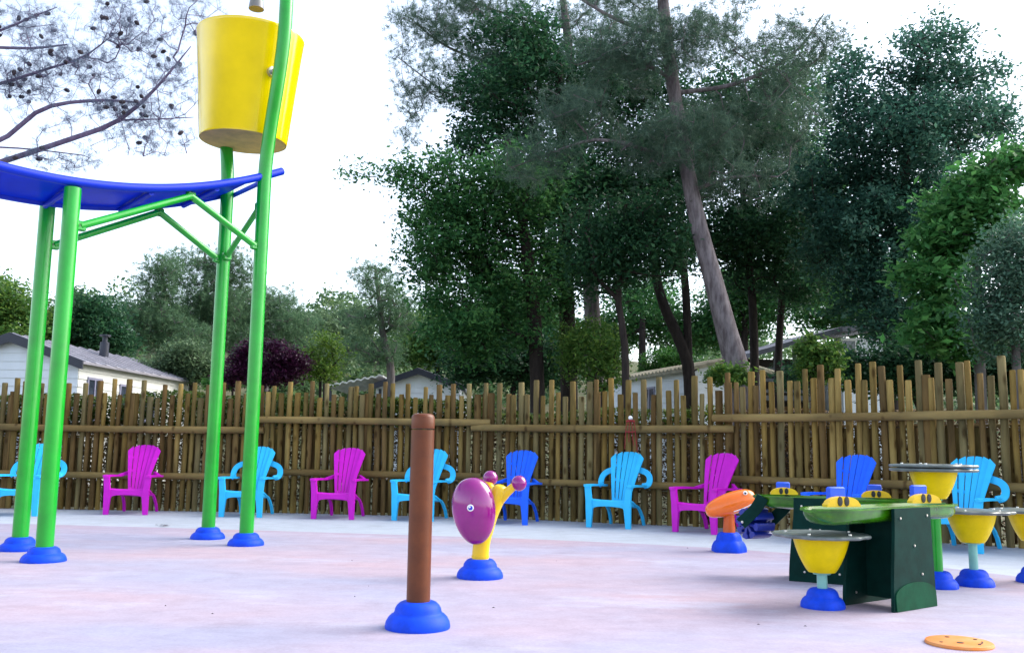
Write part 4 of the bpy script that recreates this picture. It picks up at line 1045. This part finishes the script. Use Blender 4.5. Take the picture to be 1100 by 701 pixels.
oak(470, 36, [(470, 405, .12), (468, 370, .09)], [blob(470, 365, 34, 28, 36, 1.4), blob(440, 378, 34, 18, 36, 1.2), blob(500, 370, 30, 30, 36, 1.3), blob(450, 350, 26, 18, 37, 1)], 200, 'mid_green', 'leafy mid-green tree behind the small white gable', 91, name='garden_tree', group='trees beyond the bungalow', per=60, lsize=.085, spread=.4)
oak(350, 48, [(350, 400, .14), (350, 360, .1)], [blob(350, 358, 34, 20, 48, 1.8), blob(380, 350, 30, 18, 49, 1.6), blob(322, 356, 24, 18, 48, 1.4), blob(340, 380, 50, 14, 46, 1.6)], 200, 'sage', 'pale leafy tree on the slope above the yellow-green bush', 92, name='garden_tree', group='trees beyond the bungalow', per=60, lsize=.11, spread=.55)

# far-off wood on the slope
rng = np.random.default_rng(99); cs = []
for i in range(150):
    x = rng.uniform(-75, 45); y = rng.uniform(56, 100); z = hill(x, y); h = rng.uniform(3.5, 6.0); r = rng.uniform(1.6, 3.0)
    m_ = 420; dv = unit(rng.normal(size=(m_, 3))) * (rng.random(m_) ** .35)[:, None]
    cs.append(np.array((x, y, z + h * .62)) + dv * np.array((r, r, h * .45)) + rng.normal(size=(m_, 3)) * .25)
M['wood'] = leaf_mat('far_wood_leaf', [(0.0, (0.06, 0.12, 0.06)), (0.5, (0.10, 0.18, 0.08)), (1.0, (0.16, 0.25, 0.09))], tr=0.4)
o = quick_mesh('far_wood', leaf_quads(rng, np.concatenate(cs), .26), 4, M['wood'])
tag(o, 'hazy green wood covering the distant slope', 'wood', kind='stuff')


# ------------------------------------------------------------------ cabins beyond the fence
def cabin(name, label, corner, axis, L, W, ze, zp, siding, rooftop, windows=(), chimney=None, side=-1, trim=True, over=.18, gsiding=None, fine=.19):
    """corner: front corner on the ground; axis: unit vector along the long wall; the cabin lies on its left (side=-1) or right"""
    c = Vector((*corner, 0)); u = Vector((*axis, 0)).normalized(); v = Vector((-u.y, u.x, 0)) * (-side)
    # local: x along u, y along v (into the cabin)
    t = empty(name, c, label, 'cabin')
    W2 = W / 2

    def P(x, y, z): return u * x + v * y + Vector((0, 0, z))
    q = MB(); n = int(ze / fine)
    for i in range(n):           # lap boards on the long wall
        z0 = i * ze / n; z1 = (i + 1) * ze / n
        q.rings([[P(x, -.022, z0), P(x, -.004, z1), P(x, .06, z1), P(x, .06, z0)] for x in (0, L)])
    q.build('long_wall', siding, t, smooth=False)
    q = MB(); nz = int(zp / fine)
    for i in range(nz):          # boards on the gable
        z0 = i * zp / nz; z1 = (i + 1) * zp / nz - .0

        def hw(z): return W2 if z <= ze else max(.01, W2 * (zp - z) / (zp - ze))
        q.rings([[P(-.022, W2 - hw(z0) * s, z0) if s else None for s in (1, -1)][::-1] + [P(-.004, W2 + hw(z1) * s, z1) for s in (-1, 1)],
                 [P(.05, W2 - hw(z0) * s, z0) for s in (1, -1)][::-1] + [P(.05, W2 + hw(z1) * s, z1) for s in (-1, 1)]])
    q.build('gable_wall', gsiding or siding, t, smooth=False)
    q = MB(); q.box((P(L / 2 + .05, W2 + .06, ze / 2)), (L - .14, W - .02, ze - .02), rot=math.atan2(u.y, u.x)); q.build('body', siding, t, smooth=False)
    q = MB(); sl = (zp - ze) / W2
    for s in (1, -1):
        e = W2 + over; ys = (W2, W2 - s * e)
        q.rings([[P(x, ys[0], zp + .07), P(x, ys[1], zp - sl * e + .07), P(x, ys[1], zp - sl * e + .01), P(x, ys[0], zp + .01)] for x in (-over, L + over)])
        for x in np.arange(-over + .12, L + over, .5 if not rooftop[1] else .22):
            q.tube([P(x, ys[0], zp + .075), P(x, ys[1], zp - sl * e + .075)], .028 if not rooftop[1] else .075, 6)
    rf2 = q.build('roof', rooftop[0], t, smooth=False)
    if trim:
        q = MB()
        for s in (1, -1):
            e = W2 + over + .02
            q.rings([[P(x, W2, zp + .09), P(x, W2 - s * e, zp - sl * e + .09), P(x, W2 - s * e, zp - sl * e - .12), P(x, W2, zp - .14)] for x in (-over - .03, -over + .02)])
        q.build('barge_board', M['trim_dark'], rf2, smooth=False)
    for (x0, x1, z0, z1) in windows:
        q = MB()
        for a, b, c_, d_ in ((x0 - .05, x1 + .05, z1, z1 + .06), (x0 - .05, x1 + .05, z0 - .06, z0), (x0 - .05, x0, z0, z1), (x1, x1 + .05, z0, z1), ((x0 + x1) / 2 - .025, (x0 + x1) / 2 + .025, z0, z1)):
            q.rings([[P(x, -.045, c_), P(x, -.045, d_), P(x, -.005, d_), P(x, -.005, c_)] for x in (a, b)])
        wo = q.build('window', M['frame_grey'], t, smooth=False)
        q = MB(); q.rings([[P(x, -.027, z0), P(x, -.027, z1), P(x, -.020, z1), P(x, -.020, z0)] for x in (x0, x1)]); q.build('pane', M['glass'], wo, smooth=False)
    if chimney:
        q = MB(); p = P(chimney[0], chimney[1], 0); q.tube([p + Vector((0, 0, ze)), p + Vector((0, 0, chimney[2]))], .12, 12); q.tube([p + Vector((0, 0, chimney[2])), p + Vector((0, 0, chimney[2] + .18))], .07, 10); q.tube([p + Vector((0, 0, chimney[2] + .16)), p + Vector((0, 0, chimney[2] + .2))], .15, 10)
        q.build('chimney', M['trim_dark'], rf2)
    return t


cabin('mobile_home', 'long white clapboard bungalow with a dark gable edge and a black roof flue', (-10.25, 22), (.075, .997), 6.6, 3.3, 2.93, 3.52, M['siding_cream'], (M['roof_grey'], False),
      [(.45, 1.05, 1.6, 2.55), (2.05, 2.6, 1.6, 2.5), (3.5, 3.95, 1.6, 2.4)], (3.0, 1.0, 3.75), side=-1, gsiding=M['siding_white'])
# small gable with carport
p0 = at(405, 412, 33); p1 = at(494, 412, 33)
cabin('mobile_home', 'small white gable with dark roof edges peeping over the middle of the fence', (p1.x, p1.y), (0, 1), 7, p1.x - p0.x, p0.z - .05, at(450, 398, 33).z, M['siding_white'], (M['roof_grey'], False), side=-1)
cp = empty('carport', (p0.x - .3, p0.y, 0), 'white corrugated sheet roof on posts beside the small white gable', 'carport')
q = MB(); za = at(352, 415.5, 33).z; zb = at(412, 404, 33).z; x0 = at(352, 415, 33).x - p0.x + .3; x1 = at(412, 405, 33).x - p0.x + .3
rg0 = []
for i in range(29):
    x = x0 + (x1 - x0) * i / 28; z = za + (zb - za) * i / 28 + .035 * math.sin(i * 1.75)
    rg0.append((x, z))
q.rings([[Vector((x, y, z)) for x, z in rg0] + [Vector((x, y, z + .06)) for x, z in reversed(rg0)] for y in (-.2, 4.0)]); q.build('roof', M['sheet_white'], cp)
for x in (x0 + .1, x1 - .1):
    for y in (0, 3.8):
        q = MB(); q.box((x, y, za / 2 - .03), (.1, .1, za - .02), bev=.01); q.build('post', M['trim_dark'], cp)
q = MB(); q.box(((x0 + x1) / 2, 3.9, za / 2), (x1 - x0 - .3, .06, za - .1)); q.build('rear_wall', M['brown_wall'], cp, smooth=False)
# cabin with the tiled eave
a = at(656, 412, 30); b = at(740, 391.5, 25.2)
ux = Vector((a.x - b.x, a.y - b.y, 0)); LL = ux.length
cabin('mobile_home', 'white cabin with an old tiled eave behind the slim oak trunks', (b.x, b.y), (ux.x, ux.y), LL, 2.4, 3.22, 3.50, M['siding_white'], (M['roof_tile'], True),
      [(2.0, 2.6, 2.1, 2.85)], side=1, trim=False, over=.25)
# porch house on the right
b = at(806, 385, 27); ph = empty('porch_house', (b.x, b.y, 0), 'shaded house with a sloping grey roof, pale end wall and a railed deck', 'house')
oh = Vector((b.x, b.y, 0))
Q = lambda px, py, d: at(px, py, d) - oh
q = MB(); r1, r2 = Q(806, 384, 27), Q(905, 356, 25.5); r3, r4 = Q(905, 346, 29.5), Q(960, 352, 25.5)
th = Vector((0, 0, .14))
q.rings([[r1, r2, r2 + Vector((0, 4.5, .25)), r1 + Vector((0, 4.5, .25))], [r1 + th, r2 + th, r2 + Vector((0, 4.5, .25)) + th, r1 + Vector((0, 4.5, .25)) + th]])
q.rings([[r2 + Vector((.002, 0, 0)), r4, r4 + Vector((0, 4.5, .25)), r2 + Vector((.002, 4.5, .25))], [r2 + Vector((.002, 0, 0)) + th, r4 + th, r4 + Vector((0, 4.5, .25)) + th, r2 + Vector((.002, 4.5, .25)) + th]])
q.build('roof', M['roof_dark'], ph, smooth=False)
w0, w1 = Q(905, 360, 25.9), Q(952, 360, 25.9); zt = min(w0.z, w1.z) - .05
q = MB(); q.box(((w0.x + w1.x) / 2, w0.y + 1.6, zt / 2), (w1.x - w0.x, 3.0, zt - .02), bev=.01); wl_ = q.build('end_wall', M['siding_white'], ph, smooth=False)
x = Q(913, 376, 25.9).x; q = MB()
for dx, dz, sx, sz in ((-.2, 0, .05, .62), (.2, 0, .05, .62), (0, .33, .45, .06), (0, -.33, .45, .06)): q.box((x + dx, w0.y + .085, Q(913, 377, 25.9).z + dz), (sx, .06, sz))
wn = q.build('window', M['white'], ph, smooth=False)
q = MB(); q.box((x, w0.y + .082, Q(913, 377, 25.9).z), (.349, .02, .60)); q.build('pane', M['glass'], wn, smooth=False)
q = MB(); rx0, rx1 = Q(815, 400, 25).x, Q(904, 400, 25).x; yy = .25; dz0 = Q(850, 418, 25).z
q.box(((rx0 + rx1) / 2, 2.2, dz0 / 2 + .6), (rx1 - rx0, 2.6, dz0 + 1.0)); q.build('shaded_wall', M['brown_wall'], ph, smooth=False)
q = MB(); q.box(((rx0 + rx1) / 2, yy + .35, dz0 - .1), (rx1 - rx0, .9, .14)); q.build('deck', M['deck'], ph, smooth=False)
for z in (dz0 + .1, dz0 + .42, dz0 + .74):
    q = MB(); q.box(((rx0 + rx1) / 2, yy, z), (rx1 - rx0, .045, .10), bev=.008); q.build('rail', M['deck'], ph, smooth=False)
for x in np.linspace(rx0, rx1, 5):
    q = MB(); zt2 = r1.z + (r2.z - r1.z) * (x - r1.x) / (r2.x - r1.x) - .01; q.box((x, yy + .06, zt2 / 2), (.11, .065, zt2), bev=.01); q.build('deck_post', M['deck'], ph, smooth=False)

# ------------------------------------------------------------------ light
SUN_EL, SUN_AZ = R(40), R(72)      # behind the trees to the right
w = bpy.data.worlds.new('World'); scene.world = w; w.use_nodes = True
nt = w.node_tree; bg = nt.nodes['Background']; sky = nt.nodes.new('ShaderNodeTexSky'); sky.sky_type = 'NISHITA'; sky.sun_disc = False
sky.sun_elevation = SUN_EL; sky.sun_rotation = SUN_AZ; sky.air_density = 1.0; sky.dust_density = 2.0; sky.ozone_density = 1.0
hs = nt.nodes.new('ShaderNodeHueSaturation'); hs.inputs['Saturation'].default_value = 0.62
nt.links.new(sky.outputs[0], hs.inputs['Color']); nt.links.new(hs.outputs[0], bg.inputs['Color']); bg.inputs['Strength'].default_value = 0.15
sd = bpy.data.lights.new('sun', 'SUN'); sd.energy = 1.1; sd.angle = R(45); sd.color = (1, .95, .87)
so = bpy.data.objects.new('sun', sd); col.objects.link(so)
dv = Vector((math.sin(SUN_AZ) * math.cos(SUN_EL), math.cos(SUN_AZ) * math.cos(SUN_EL), math.sin(SUN_EL)))
so.rotation_euler = dv.to_track_quat('Z', 'Y').to_euler(); so.location = (20, 10, 30)
vs_ = scene.view_settings; vs_.view_transform = 'Standard'; vs_.look = 'None'; vs_.gamma = 1.0; vs_.use_curve_mapping = False; vs_.exposure = 1.65
scene.cycles.max_bounces = 8; scene.cycles.diffuse_bounces = 4; scene.cycles.transparent_max_bounces = 8
